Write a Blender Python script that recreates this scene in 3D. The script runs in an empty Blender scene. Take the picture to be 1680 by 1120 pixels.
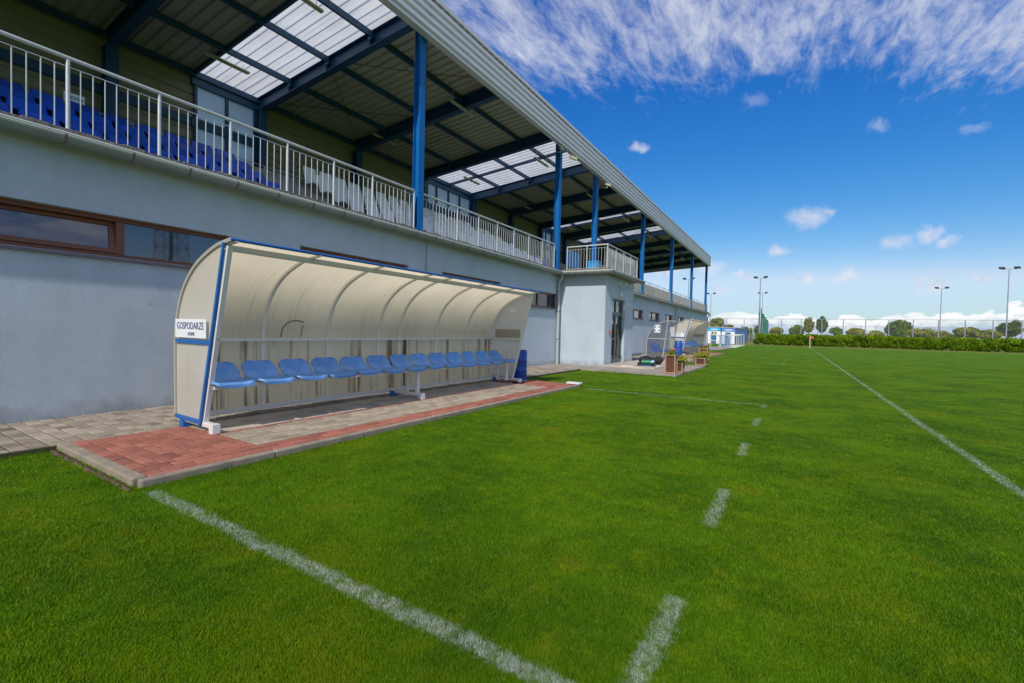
import bpy, bmesh, math, random
import numpy as np
from mathutils import Vector, Matrix
random.seed(7); rng = np.random.default_rng(7)
R = math.radians
scene = bpy.context.scene
col = scene.collection

# ------------------------------------------------------------------ camera
YAW, PITCH, ROLL, FPX = 0.5560, -0.02444, 0.02340, 747.64
CAM = Vector((0, 0, 1.2))
fwd = Vector((-math.sin(YAW)*math.cos(PITCH), math.cos(YAW)*math.cos(PITCH), math.sin(PITCH)))
rt0 = Vector((math.cos(YAW), math.sin(YAW), 0)); up0 = rt0.cross(fwd)
rt = rt0*math.cos(ROLL)+up0*math.sin(ROLL); up = -rt0*math.sin(ROLL)+up0*math.cos(ROLL)
cd = bpy.data.cameras.new('camera'); cam = bpy.data.objects.new('camera', cd); col.objects.link(cam)
cd.sensor_width = 36; cd.lens = FPX/1680*36; cd.clip_end = 8000; cd.clip_start = 0.05
m3 = Matrix((rt, up, -fwd)).transposed()
cam.matrix_world = Matrix.Translation(CAM) @ m3.to_4x4()
scene.camera = cam
scene.render.resolution_x, scene.render.resolution_y = 1024, 682

def ray(px, py):
    return (fwd*FPX + rt*(px-840) - up*(py-560)).normalized()
def at(px, py, Y):
    d = ray(px, py); return CAM + d*(Y/d.y)

# ------------------------------------------------------------------ light
scene.view_settings.view_transform = 'Standard'; scene.view_settings.look = 'None'
scene.view_settings.exposure = 0.0; scene.view_settings.gamma = 1
SUN = Vector((0.19, -1.0, 0.95)).normalized()
sd = bpy.data.lights.new('sun', 'SUN'); sd.energy = 3.6; sd.angle = R(0.53); sd.color = (1, .95, .87)
so = bpy.data.objects.new('sun', sd); col.objects.link(so)
so.rotation_euler = (-SUN).to_track_quat('-Z', 'Y').to_euler()

world = bpy.data.worlds.new('World'); scene.world = world; world.use_nodes = True
nt = world.node_tree; nt.nodes.clear()
def wn(t, **k):
    n = nt.nodes.new(t)
    for a, b in k.items(): setattr(n, a, b)
    return n
def sock(v, inp):
    if hasattr(v, 'is_output'): nt.links.new(v, inp)
    else: inp.default_value = v
def M(op, a, b=None, c=None, clamp=False):
    n = wn('ShaderNodeMath', operation=op, use_clamp=clamp)
    for i, v in enumerate((a, b, c)):
        if v is not None: sock(v, n.inputs[i])
    return n.outputs[0]
def smooth(v, lo, hi, a=0., b=1.):
    n = wn('ShaderNodeMapRange', interpolation_type='SMOOTHSTEP')
    sock(v, n.inputs[0]); n.inputs[1].default_value = lo; n.inputs[2].default_value = hi
    n.inputs[3].default_value = a; n.inputs[4].default_value = b
    return n.outputs[0]
def noise(vec, scale, detail=6, rough=.55, dist=0., typ='3D'):
    n = wn('ShaderNodeTexNoise', noise_dimensions=typ)
    nt.links.new(vec, n.inputs['Vector']); n.inputs['Scale'].default_value = scale
    n.inputs['Detail'].default_value = detail; n.inputs['Roughness'].default_value = rough
    n.inputs['Distortion'].default_value = dist
    return n.outputs[0]
def comb(x, y, z=0.):
    n = wn('ShaderNodeCombineXYZ')
    for i, v in enumerate((x, y, z)): sock(v, n.inputs[i])
    return n.outputs[0]
def mixc(f, a, b):
    n = wn('ShaderNodeMix', data_type='RGBA')
    sock(f, n.inputs[0])
    for v, i in ((a, 6), (b, 7)):
        if isinstance(v, tuple): n.inputs[i].default_value = (*v, 1)
        else: nt.links.new(v, n.inputs[i])
    return n.outputs[2]
tc = wn('ShaderNodeTexCoord'); sep = wn('ShaderNodeSeparateXYZ')
nt.links.new(tc.outputs['Generated'], sep.inputs[0])
dx, dy, dz = sep.outputs
sky = wn('ShaderNodeTexSky', sky_type='NISHITA', sun_disc=False)
sky.sun_elevation = math.asin(SUN.z); sky.sun_rotation = math.atan2(SUN.x, SUN.y)
sky.altitude = 50; sky.air_density = 1.0; sky.dust_density = 0.6; sky.ozone_density = 2.2
hsv = wn('ShaderNodeHueSaturation'); hsv.inputs['Saturation'].default_value = 1.25; nt.links.new(sky.outputs[0], hsv.inputs['Color'])
ssep = wn('ShaderNodeSeparateColor'); nt.links.new(hsv.outputs[0], ssep.inputs[0]); scom = wn('ShaderNodeCombineColor')
for i, (k_, p_, cap) in enumerate(((2.97, 1.9, .56), (1.165, 1.18, .76), (1.052, .716, .97))):
    v_ = M('MULTIPLY', M('POWER', M('MULTIPLY', ssep.outputs[i], .11), p_), k_/.11)
    v_ = M('SMOOTH_MIN', v_, cap/.11, .9)
    nt.links.new(v_, scom.inputs[i])
skyc = scom.outputs[0]
el = M('ARCSINE', dz); az = M('ARCTAN2', dx, dy)
zc = M('MAXIMUM', dz, 0.04)
px_, py_ = M('DIVIDE', dx, zc), M('DIVIDE', dy, zc)
# high cloud sheet: ripples broken towards a ragged lower edge
pv = comb(px_, py_, 0.)
big = noise(pv, .75, 3, .5)
rip = noise(comb(M('MULTIPLY', px_, 5.5), M('MULTIPLY', py_, 2.2)), 1.0, 9, .66, .5)
fine = noise(comb(M('MULTIPLY', px_, 22.), M('MULTIPLY', py_, 7.)), 1.0, 7, .65, .5)
edge = M('ADD', py_, M('MULTIPLY', M('SUBTRACT', big, .5), 1.1))
edge = M('ADD', edge, M('MULTIPLY', px_, -.50))
cov = smooth(edge, 2.70, 1.75)
dens = M('ADD', M('MULTIPLY', rip, .62), M('MULTIPLY', fine, .44))
dens = M('ADD', dens, M('MULTIPLY', M('SUBTRACT', cov, 1.), .36))
hi = M('MULTIPLY', smooth(dens, .34, .74), .92)
hi = M('MULTIPLY', hi, smooth(dz, .2, .3))
# small fair-weather puffs at their own directions
wob1 = M('MULTIPLY', M('SUBTRACT', noise(tc.outputs['Generated'], 26, 6, .62), .5), .055)
wob2 = M('MULTIPLY', M('SUBTRACT', noise(comb(dy, dz, dx), 30, 6, .62), .5), .04)
azw, elw = M('ADD', az, wob1), M('ADD', el, wob2)
puffs = [(1328, 356, 46, 17, .8), (1366, 351, 16, 8, .7), (1280, 412, 20, 9, .75), (1472, 400, 30, 12, .55), (1522, 384, 26, 14, .75),
 (1556, 396, 24, 9, .7), (1390, 451, 30, 13, .8), (1325, 461, 27, 10, .8), (1322, 451, 14, 7, .55), (1220, 453, 22, 10, .6), (1182, 477, 22, 10, .55),
 (1048, 243, 20, 9, .8), (1100, 440, 60, 15, .8), (1158, 440, 40, 14, .7), (1040, 455, 30, 9, .4), (1513, 468, 15, 12, .75), (1540, 467, 19, 11, .75), (1612, 457, 22, 9, .6),
 (1440, 205, 22, 12, .35), (1600, 212, 26, 8, .25), (1240, 165, 22, 14, .25)]
puff = None
for (qx, qy, w, h_, k) in puffs:
    d = ray(qx, qy); a0, e0 = math.atan2(d.x, d.y), math.asin(d.z)
    d2 = ray(qx+w, qy); wa = abs(math.atan2(d2.x, d2.y)-a0)*.9; d3 = ray(qx, qy-h_); we = abs(math.asin(d3.z)-e0)*1.0
    u = M('DIVIDE', M('SUBTRACT', azw, a0), wa); v = M('DIVIDE', M('SUBTRACT', elw, e0), we)
    rr = M('SQRT', M('ADD', M('MULTIPLY', u, u), M('MULTIPLY', v, v)))
    p = smooth(rr, 1.35, .15, 0., k*.92)
    puff = p if puff is None else M('MAXIMUM', puff, p)
# cumulus bank low on the horizon
bt = noise(comb(M('MULTIPLY', az, 5.), 0.), 1.0, 3, .5)
bil = noise(comb(M('MULTIPLY', az, 26.), M('MULTIPLY', el, 40.)), 1.0, 7, .55, .2)
bil2 = noise(comb(M('MULTIPLY', az, 60.), M('MULTIPLY', el, 110.)), 1.0, 5, .55)
top = M('ADD', M('ADD', .004, M('MULTIPLY', smooth(bt, .30, .70), .030)), M('MULTIPLY', bil, .046))
bank = smooth(M('SUBTRACT', top, el), 0.0, .0035)
depth = M('SUBTRACT', top, el)
shade = M('ADD', smooth(depth, .002, .034), M('MULTIPLY', M('SUBTRACT', bil2, .5), 1.5))
gap = smooth(noise(comb(M('MULTIPLY', az, 9.), M('MULTIPLY', el, 60.)), 1.0, 5, .5), .66, .42, .55, 1.)
bankc = mixc(smooth(shade, .10, .95), (9.0, 9.1, 9.2), (4.2, 5.2, 6.9))
c = mixc(hi, skyc, (6.1, 6.4, 7.4))
c = mixc(puff, c, mixc(smooth(noise(tc.outputs['Generated'], 40, 4, .6), .35, .65), (5.4, 5.9, 7.3), (7.4, 7.4, 8.2)))
c = mixc(M('MULTIPLY', bank, gap), c, bankc)
bg = wn('ShaderNodeBackground'); nt.links.new(c, bg.inputs[0]); bg.inputs[1].default_value = 0.11
wo = wn('ShaderNodeOutputWorld'); nt.links.new(bg.outputs[0], wo.inputs[0])

# ------------------------------------------------------------------ helpers
def tag(o, label=None, cat=None, group=None, kind=None):
    if label: o['label'] = label
    if cat: o['category'] = cat
    if group: o['group'] = group
    if kind: o['kind'] = kind
    return o
def empty(name, loc=(0, 0, 0), rz=0., label=None, cat=None, group=None):
    o = bpy.data.objects.new(name, None); col.objects.link(o); o.location = loc; o.rotation_euler.z = rz
    o.empty_display_size = .1
    return tag(o, label, cat, group)
def copy_tree(o, parent=None):
    c = o.copy(); col.objects.link(c)
    if parent: c.parent = parent
    for ch in [x for x in bpy.data.objects if x.parent == o]: copy_tree(ch, c)
    return c
class MB:
    def __init__(s): s.v = []; s.f = []; s.mi = []; s.cur = 0
    def add(s, vs, fs):
        n = len(s.v); s.v += [tuple(p) for p in vs]; s.f += [tuple(i+n for i in f) for f in fs]; s.mi += [s.cur]*len(fs); return s
    def box(s, a, b, T=None):
        x0, y0, z0 = a; x1, y1, z1 = b
        vs = [Vector(p) for p in ((x0,y0,z0),(x1,y0,z0),(x1,y1,z0),(x0,y1,z0),(x0,y0,z1),(x1,y0,z1),(x1,y1,z1),(x0,y1,z1))]
        if T is not None: vs = [T @ p for p in vs]
        return s.add(vs, [(0,3,2,1),(4,5,6,7),(0,1,5,4),(1,2,6,5),(2,3,7,6),(3,0,4,7)])
    def bar(s, p, q, w, h=None, upv=(0, 0, 1)):
        h = h or w; p, q = Vector(p), Vector(q); d = (q-p).normalized()
        u = Vector(upv)
        if abs(d.dot(u)) > .99: u = Vector((1, 0, 0))
        r = d.cross(u).normalized(); u = r.cross(d)
        vs = [c + r*sx*w/2 + u*sy*h/2 for c in (p, q) for sx, sy in ((-1,-1),(1,-1),(1,1),(-1,1))]
        return s.add(vs, [(0,3,2,1),(4,5,6,7),(0,1,5,4),(1,2,6,5),(2,3,7,6),(3,0,4,7)])
    def tube(s, path, r, seg=10, cap=True):
        path = [Vector(p) for p in path]; rings = []; n0 = len(s.v)
        rs = r if isinstance(r, (list, tuple)) else [r]*len(path)
        prev = None
        for i, p in enumerate(path):
            d = (path[min(i+1, len(path)-1)]-path[max(i-1, 0)]).normalized()
            if prev is None:
                u = Vector((0, 0, 1)) if abs(d.z) < .9 else Vector((1, 0, 0))
                a = d.cross(u).normalized()
            else: a = (prev - d*prev.dot(d)).normalized()
            prev = a; b = d.cross(a)
            rings.append([p + (a*math.cos(t)+b*math.sin(t))*rs[i] for t in [2*math.pi*k/seg for k in range(seg)]])
        vs = [q for rg in rings for q in rg]; fs = []
        for i in range(len(path)-1):
            for k in range(seg):
                k2 = (k+1) % seg; fs.append((i*seg+k, i*seg+k2, (i+1)*seg+k2, (i+1)*seg+k))
        if cap: fs.append(tuple(range(seg-1, -1, -1))); fs.append(tuple((len(path)-1)*seg+k for k in range(seg)))
        return s.add(vs, fs)
    def prism(s, poly, axis, a, b):
        n = len(poly)
        def P(u, v, w): return {'x': (w, u, v), 'y': (u, w, v), 'z': (u, v, w)}[axis]
        vs = [P(u, v, a) for u, v in poly]+[P(u, v, b) for u, v in poly]
        fs = [tuple(range(n)), tuple(range(2*n-1, n-1, -1))]+[(i, i+n, (i+1) % n+n, (i+1) % n) for i in range(n)]
        return s.add(vs, fs)
    def strip(s, prof, axis, a, b, thick=0.):
        def P(u, v, w): return {'x': (w, u, v), 'y': (u, w, v), 'z': (u, v, w)}[axis]
        n = len(prof)
        s.add([P(u, v, a) for u, v in prof]+[P(u, v, b) for u, v in prof], [(i, i+1, i+1+n, i+n) for i in range(n-1)])
        return s
    def build(s, name, mat, parent=None, smooth=False, bevel=0., label=None, fixn=True, solid=0.):
        me = bpy.data.meshes.new(name); me.from_pydata(s.v, [], s.f); me.update()
        for m in (mat if isinstance(mat, (list, tuple)) else [mat]): me.materials.append(m)
        if any(s.mi): me.polygons.foreach_set('material_index', s.mi)
        if fixn:
            bm = bmesh.new(); bm.from_mesh(me); bmesh.ops.recalc_face_normals(bm, faces=bm.faces); bm.to_mesh(me); bm.free()
        if smooth:
            me.polygons.foreach_set('use_smooth', [True]*len(me.polygons))
            try: me.set_sharp_from_angle(angle=R(40))
            except Exception: pass
        o = bpy.data.objects.new(name, me); col.objects.link(o)
        if parent: o.parent = parent
        if solid:
            sm = o.modifiers.new('thickness', 'SOLIDIFY'); sm.thickness = solid; sm.offset = 0
        if bevel:
            b = o.modifiers.new('bevel', 'BEVEL'); b.width = bevel; b.segments = 2; b.limit_method = 'ANGLE'; b.angle_limit = R(50)
        if label: o['label'] = label
        return o

# ------------------------------------------------------------------ materials
def nmat(name):
    m = bpy.data.materials.new(name); m.use_nodes = True
    return m, m.node_tree, m.node_tree.nodes['Principled BSDF']
def L(t, a, b): t.links.new(a, b)
def mat(name, c, rough=.6, metal=0., var=.0, vscale=3., bump=0., bscale=40., spec=.5, c2=None, c2lo=.5, c2hi=.7, c2scale=2., stretch=(1, 1, 1), objvar=0., coat=0., detail=8):
    m, t, b = nmat(name)
    b.inputs['Base Color'].default_value = (*c, 1); b.inputs['Roughness'].default_value = rough
    b.inputs['Metallic'].default_value = metal; b.inputs['Specular IOR Level'].default_value = spec
    if coat: b.inputs['Coat Weight'].default_value = coat
    g = t.nodes.new('ShaderNodeTexCoord'); mp = t.nodes.new('ShaderNodeMapping'); mp.inputs['Scale'].default_value = stretch
    L(t, g.outputs['Object'], mp.inputs[0])
    src = None
    if var or c2:
        n = t.nodes.new('ShaderNodeTexNoise'); n.inputs['Scale'].default_value = vscale; n.inputs['Detail'].default_value = detail; n.inputs['Roughness'].default_value = .6
        L(t, mp.outputs[0], n.inputs['Vector'])
        mr = t.nodes.new('ShaderNodeMapRange'); mr.inputs[1].default_value = .25; mr.inputs[2].default_value = .75
        mr.inputs[3].default_value = 1-var; mr.inputs[4].default_value = 1+var; L(t, n.outputs[0], mr.inputs[0])
        vm = t.nodes.new('ShaderNodeVectorMath'); vm.operation = 'SCALE'; vm.inputs[0].default_value = c; L(t, mr.outputs[0], vm.inputs['Scale'])
        src = vm.outputs[0]
        if c2:
            n2 = t.nodes.new('ShaderNodeTexNoise'); n2.inputs['Scale'].default_value = c2scale; n2.inputs['Detail'].default_value = 9; n2.inputs['Roughness'].default_value = .65
            L(t, mp.outputs[0], n2.inputs['Vector'])
            r2 = t.nodes.new('ShaderNodeMapRange'); r2.inputs[1].default_value = c2lo; r2.inputs[2].default_value = c2hi; L(t, n2.outputs[0], r2.inputs[0])
            mx = t.nodes.new('ShaderNodeMix'); mx.data_type = 'RGBA'; L(t, r2.outputs[0], mx.inputs[0]); L(t, src, mx.inputs[6]); mx.inputs[7].default_value = (*c2, 1)
            src = mx.outputs[2]
    if objvar:
        oi = t.nodes.new('ShaderNodeObjectInfo'); mr = t.nodes.new('ShaderNodeMapRange'); mr.inputs[3].default_value = 1-objvar; mr.inputs[4].default_value = 1+objvar
        L(t, oi.outputs['Random'], mr.inputs[0]); vm = t.nodes.new('ShaderNodeVectorMath'); vm.operation = 'SCALE'
        if src: L(t, src, vm.inputs[0])
        else: vm.inputs[0].default_value = c
        L(t, mr.outputs[0], vm.inputs['Scale']); src = vm.outputs[0]
    if src: L(t, src, b.inputs['Base Color'])
    if bump:
        n = t.nodes.new('ShaderNodeTexNoise'); n.inputs['Scale'].default_value = bscale; n.inputs['Detail'].default_value = 5
        L(t, g.outputs['Object'], n.inputs['Vector']); bp = t.nodes.new('ShaderNodeBump'); bp.inputs['Strength'].default_value = bump; bp.inputs['Distance'].default_value = .02
        L(t, n.outputs[0], bp.inputs['Height']); L(t, bp.outputs[0], b.inputs['Normal'])
    return m
def translucent(name, c, tr=.5, rough=.35, dirt=None, dscale=(1, 1, 1), dlo=.5, dhi=.75, clear=0., wave=None):
    m, t, b = nmat(name)
    b.inputs['Roughness'].default_value = rough
    g = t.nodes.new('ShaderNodeTexCoord'); mp = t.nodes.new('ShaderNodeMapping'); mp.inputs['Scale'].default_value = dscale; L(t, g.outputs['Object'], mp.inputs[0])
    n = t.nodes.new('ShaderNodeTexNoise'); n.inputs['Scale'].default_value = 1; n.inputs['Detail'].default_value = 8; n.inputs['Roughness'].default_value = .62; L(t, mp.outputs[0], n.inputs['Vector'])
    r = t.nodes.new('ShaderNodeMapRange'); r.inputs[1].default_value = dlo; r.inputs[2].default_value = dhi; L(t, n.outputs[0], r.inputs[0])
    mx = t.nodes.new('ShaderNodeMix'); mx.data_type = 'RGBA'; L(t, r.outputs[0], mx.inputs[0]); mx.inputs[6].default_value = (*c, 1); mx.inputs[7].default_value = (*(dirt or c), 1)
    n3 = t.nodes.new('ShaderNodeTexNoise'); n3.inputs['Scale'].default_value = .9; n3.inputs['Detail'].default_value = 4; L(t, g.outputs['Object'], n3.inputs['Vector'])
    r3 = t.nodes.new('ShaderNodeMapRange'); r3.inputs[1].default_value = .3; r3.inputs[2].default_value = .7; r3.inputs[3].default_value = .88; r3.inputs[4].default_value = 1.06; L(t, n3.outputs[0], r3.inputs[0])
    vm = t.nodes.new('ShaderNodeVectorMath'); vm.operation = 'SCALE'; L(t, mx.outputs[2], vm.inputs[0]); L(t, r3.outputs[0], vm.inputs['Scale'])
    L(t, vm.outputs[0], b.inputs['Base Color'])
    tl = t.nodes.new('ShaderNodeBsdfTranslucent'); L(t, vm.outputs[0], tl.inputs[0])
    ms = t.nodes.new('ShaderNodeMixShader'); ms.inputs[0].default_value = tr; L(t, b.outputs[0], ms.inputs[1]); L(t, tl.outputs[0], ms.inputs[2])
    out = t.nodes['Material Output']; last = ms.outputs[0]
    if clear:
        tp = t.nodes.new('ShaderNodeBsdfTransparent'); tp.inputs[0].default_value = (.93, .94, .95, 1); m2 = t.nodes.new('ShaderNodeMixShader'); m2.inputs[0].default_value = clear
        L(t, last, m2.inputs[1]); L(t, tp.outputs[0], m2.inputs[2]); last = m2.outputs[0]
    L(t, last, out.inputs[0])
    return m

PLASTER = mat('plaster', (.54, .61, .69), .9, var=.07, vscale=1.3, bump=.8, bscale=120, spec=.15, c2=(.46, .53, .61), c2lo=.56, c2hi=.72, c2scale=.9)
def weather_plaster():
    t = PLASTER.node_tree; b = t.nodes['Principled BSDF']
    src = b.inputs['Base Color'].links[0].from_socket
    g = t.nodes.new('ShaderNodeTexCoord'); s = t.nodes.new('ShaderNodeSeparateXYZ'); L(t, g.outputs['Object'], s.inputs[0])
    # splash dirt low on the wall with a ragged top
    n = t.nodes.new('ShaderNodeTexNoise'); n.inputs['Scale'].default_value = 5; n.inputs['Detail'].default_value = 9; L(t, g.outputs['Object'], n.inputs['Vector'])
    a = t.nodes.new('ShaderNodeMath'); a.operation = 'MULTIPLY_ADD'; a.inputs[1].default_value = -.45; L(t, n.outputs[0], a.inputs[0]); L(t, s.outputs[2], a.inputs[2])
    r = t.nodes.new('ShaderNodeMapRange'); r.inputs[1].default_value = .02; r.inputs[2].default_value = -.16; r.inputs[4].default_value = .45; L(t, a.outputs[0], r.inputs[0])
    mx = t.nodes.new('ShaderNodeMix'); mx.data_type = 'RGBA'; L(t, r.outputs[0], mx.inputs[0]); L(t, src, mx.inputs[6]); mx.inputs[7].default_value = (.20, .20, .19, 1)
    # fine pits
    v = t.nodes.new('ShaderNodeTexNoise'); v.inputs['Scale'].default_value = 160; v.inputs['Detail'].default_value = 3; L(t, g.outputs['Object'], v.inputs['Vector'])
    r2 = t.nodes.new('ShaderNodeMapRange'); r2.inputs[1].default_value = .35; r2.inputs[2].default_value = .65; r2.inputs[3].default_value = .86; r2.inputs[4].default_value = 1.1; L(t, v.outputs[0], r2.inputs[0])
    vm = t.nodes.new('ShaderNodeVectorMath'); vm.operation = 'SCALE'; L(t, mx.outputs[2], vm.inputs[0]); L(t, r2.outputs[0], vm.inputs['Scale'])
    # rain runs
    mp = t.nodes.new('ShaderNodeMapping'); mp.inputs['Scale'].default_value = (2, 2.6, .45); L(t, g.outputs['Object'], mp.inputs[0])
    v3 = t.nodes.new('ShaderNodeTexNoise'); v3.inputs['Scale'].default_value = 1; v3.inputs['Detail'].default_value = 8; v3.inputs['Roughness'].default_value = .7; L(t, mp.outputs[0], v3.inputs['Vector'])
    r3 = t.nodes.new('ShaderNodeMapRange'); r3.inputs[1].default_value = .3; r3.inputs[2].default_value = .7; r3.inputs[3].default_value = .94; r3.inputs[4].default_value = 1.03; L(t, v3.outputs[0], r3.inputs[0])
    vn = t.nodes.new('ShaderNodeVectorMath'); vn.operation = 'SCALE'; L(t, vm.outputs[0], vn.inputs[0]); L(t, r3.outputs[0], vn.inputs['Scale'])
    # small chips and spots near the foot
    vo = t.nodes.new('ShaderNodeTexVoronoi'); vo.inputs['Scale'].default_value = 2.6; L(t, g.outputs['Object'], vo.inputs['Vector'])
    r4 = t.nodes.new('ShaderNodeMapRange'); r4.inputs[1].default_value = .045; r4.inputs[2].default_value = .03; r4.inputs[4].default_value = .5; L(t, vo.outputs['Distance'], r4.inputs[0])
    m4 = t.nodes.new('ShaderNodeMix'); m4.data_type = 'RGBA'; L(t, r4.outputs[0], m4.inputs[0]); L(t, vn.outputs[0], m4.inputs[6]); m4.inputs[7].default_value = (.22, .23, .26, 1); L(t, m4.outputs[2], b.inputs['Base Color'])
weather_plaster()
CONCRETE = mat('concrete', (.33, .31, .28), .9, var=.18, vscale=6, bump=.35, bscale=60, spec=.2, c2=(.16, .14, .12), c2lo=.55, c2hi=.75, c2scale=4)
EDGE = mat('weathered_edge', (.20, .17, .14), .95, var=.4, vscale=9, bump=.7, bscale=50, c2=(.42, .38, .33), c2lo=.55, c2hi=.7, c2scale=14)
KERB = mat('kerb_concrete', (.31, .255, .195), .9, var=.22, vscale=9, bump=.5, bscale=130, spec=.2, c2=(.21, .185, .15), c2lo=.52, c2hi=.72, c2scale=5)
GALV = mat('galvanised_steel', (.50, .52, .53), .45, .55, var=.12, vscale=8)
GALVP = mat('galvanised_rail', (.56, .58, .58), .5, .35, var=.12, vscale=12)
ZINC = mat('zinc_gutter', (.26, .30, .29), .5, .35, var=.1, vscale=4)
ZINCRIM = mat('zinc_rim', (.75, .77, .78), .4, .4)
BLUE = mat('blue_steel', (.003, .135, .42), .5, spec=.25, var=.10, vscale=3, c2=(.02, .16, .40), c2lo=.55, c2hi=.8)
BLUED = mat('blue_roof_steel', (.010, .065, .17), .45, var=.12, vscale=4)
CLAD = mat('beige_cladding', (.25, .24, .16), .5, .0, var=.08, vscale=3)
ROOFU = mat('roof_sheet_underside', (.50, .455, .37), .55, .1, var=.12, vscale=2)
FASC = mat('fascia_sheet', (.68, .64, .68), .42, .15, var=.05, vscale=2, stretch=(1, .2, 1))
BROWN = mat('brown_window_frame', (.19, .060, .022), .4, var=.15, vscale=8, stretch=(1, .2, 1))
SILL = mat('sill_sheet', (.16, .14, .15), .5, .3, var=.08)
WHITE = mat('white_enamel', (.74, .71, .70), .35, var=.04, vscale=6, c2=(.45, .34, .22), c2lo=.66, c2hi=.74, c2scale=9)
SIGNW = mat('sign_white', (.82, .83, .86), .35)
NAVY = mat('navy_ink', (.03, .04, .20), .5)
DBLUE = mat('dugout_blue', (.012, .12, .40), .35, var=.08, vscale=8, c2=(.55, .55, .55), c2lo=.70, c2hi=.73, c2scale=22)
BRUSH = mat('satin_aluminium', (.50, .48, .42), .42, .3, var=.06, vscale=5)
RIBM = mat('dugout_rib', (.78, .75, .70), .45, .15, var=.06)
RUBBER = mat('black_rubber', (.015, .015, .014), .8)
SEATB = mat('dugout_seat_plastic', (.13, .31, .66), .42, var=.10, vscale=5, objvar=.07, c2=(.22, .40, .68), c2lo=.5, c2hi=.75, c2scale=6)
SEATN = mat('stand_seat_blue', (.012, .085, .48), .4, objvar=.22, var=.05)
SEATW = mat('stand_seat_white', (.84, .81, .76), .45, objvar=.07, var=.05)
BINB = mat('bin_blue', (.008, .075, .36), .35, var=.06, vscale=7)
CREAM = translucent('polycarbonate_canopy', (.92, .82, .60), .72, .35, (.66, .52, .34), (1.2, 26, 1.2), .56, .80)
CREAMS = translucent('polycarbonate_side', (.86, .80, .70), .5, .3, (.60, .53, .44), (9, 1, 1.0), .60, .85)
STAIN = translucent('stained_polycarbonate', (.86, .80, .62), .6, .35, (.17, .095, .035), (1., 9., .4), .54, .68)
def brown_runs():
    t = STAIN.node_tree; vm = [n for n in t.nodes if n.type == 'VECT_MATH'][0]; src = vm.outputs[0]; tg = [l.to_socket for l in t.links if l.from_socket == src]
    g = t.nodes.new('ShaderNodeTexCoord'); sp = t.nodes.new('ShaderNodeSeparateXYZ'); L(t, g.outputs['Object'], sp.inputs[0]); tot = None
    mp = t.nodes.new('ShaderNodeMapping'); mp.inputs['Scale'].default_value = (1, 45, 1.2); L(t, g.outputs['Object'], mp.inputs[0])
    n = t.nodes.new('ShaderNodeTexNoise'); n.inputs['Scale'].default_value = 1; n.inputs['Detail'].default_value = 6; L(t, mp.outputs[0], n.inputs['Vector'])
    nr = t.nodes.new('ShaderNodeMapRange'); nr.inputs[1].default_value = .38; nr.inputs[2].default_value = .58; L(t, n.outputs[0], nr.inputs[0])
    for y_, w_, k_ in ((.36, .16, .95), (.88, .03, .8), (1.62, .02, .5), (2.42, .03, .6), (3.14, .07, .8), (4.7, .03, .5), (5.75, .08, .7)):
        a = t.nodes.new('ShaderNodeMath'); a.operation = 'SUBTRACT'; L(t, sp.outputs[1], a.inputs[0]); a.inputs[1].default_value = y_
        b = t.nodes.new('ShaderNodeMath'); b.operation = 'ABSOLUTE'; L(t, a.outputs[0], b.inputs[0])
        r = t.nodes.new('ShaderNodeMapRange'); r.inputs[1].default_value = w_; r.inputs[2].default_value = w_*.4; r.inputs[4].default_value = k_; L(t, b.outputs[0], r.inputs[0])
        if tot is None: tot = r.outputs[0]
        else:
            x = t.nodes.new('ShaderNodeMath'); x.operation = 'MAXIMUM'; L(t, tot, x.inputs[0]); L(t, r.outputs[0], x.inputs[1]); tot = x.outputs[0]
    f = t.nodes.new('ShaderNodeMath'); f.operation = 'MULTIPLY'; L(t, tot, f.inputs[0]); L(t, nr.outputs[0], f.inputs[1])
    mx = t.nodes.new('ShaderNodeMix'); mx.data_type = 'RGBA'; L(t, f.outputs[0], mx.inputs[0]); L(t, src, mx.inputs[6]); mx.inputs[7].default_value = (.15, .085, .03, 1)
    for q in tg: L(t, mx.outputs[2], q)
brown_runs()
SKYL = translucent('skylight_sheet', (.80, .80, .77), .62, .4, (.55, .52, .46), (.5, 9, 1), .55, .8)
CLEARP = translucent('smoked_polycarbonate', (.20, .21, .24), .35, .12, None, clear=.62)
PANEW = translucent('clerestory_pane', (.72, .78, .90), .75, .3, (.5, .52, .55), (2, 2, 2), .6, .8)
WOOD = mat('planter_wood', (.42, .25, .17), .7, var=.15, vscale=6, stretch=(1, 1, .3))
BARK = mat('brown_lattice', (.13, .055, .035), .85, var=.4, vscale=30, bump=.5, bscale=60)
POLE = mat('lamp_pole_steel', (.36, .37, .42), .5, .3)
DARK = mat('dark_housing', (.04, .045, .05), .5)
BLACKF = mat('black_fabric', (.012, .012, .014), .75, bump=.5, bscale=18)
REDP = mat('red_plastic', (.65, .06, .03), .4)
REDF = mat('red_cloth', (.75, .06, .02), .7)
GREENP = mat('green_machine', (.01, .16, .09), .4)
HOSEM = mat('green_hose', (.01, .10, .07), .5)
CREAML = mat('lamp_housing_cream', (.48, .45, .33), .5)
PINKM = mat('pink_petals', (.75, .10, .30), .6)
YELF = mat('yellow_leaves', (.30, .27, .02), .7, var=.5, vscale=30)
YELP = mat('yellow_notice', (.80, .55, .02), .5)
PAPER = mat('paper', (.78, .74, .76), .7)
LBLUE = mat('light_blue_board', (.03, .30, .62), .4)
NETM = mat('green_net', (.02, .27, .17), .9, var=.2, vscale=5, stretch=(1, 1, .2))
TRUNK = mat('tree_bark', (.10, .075, .055), .9, var=.3, vscale=8)

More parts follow.
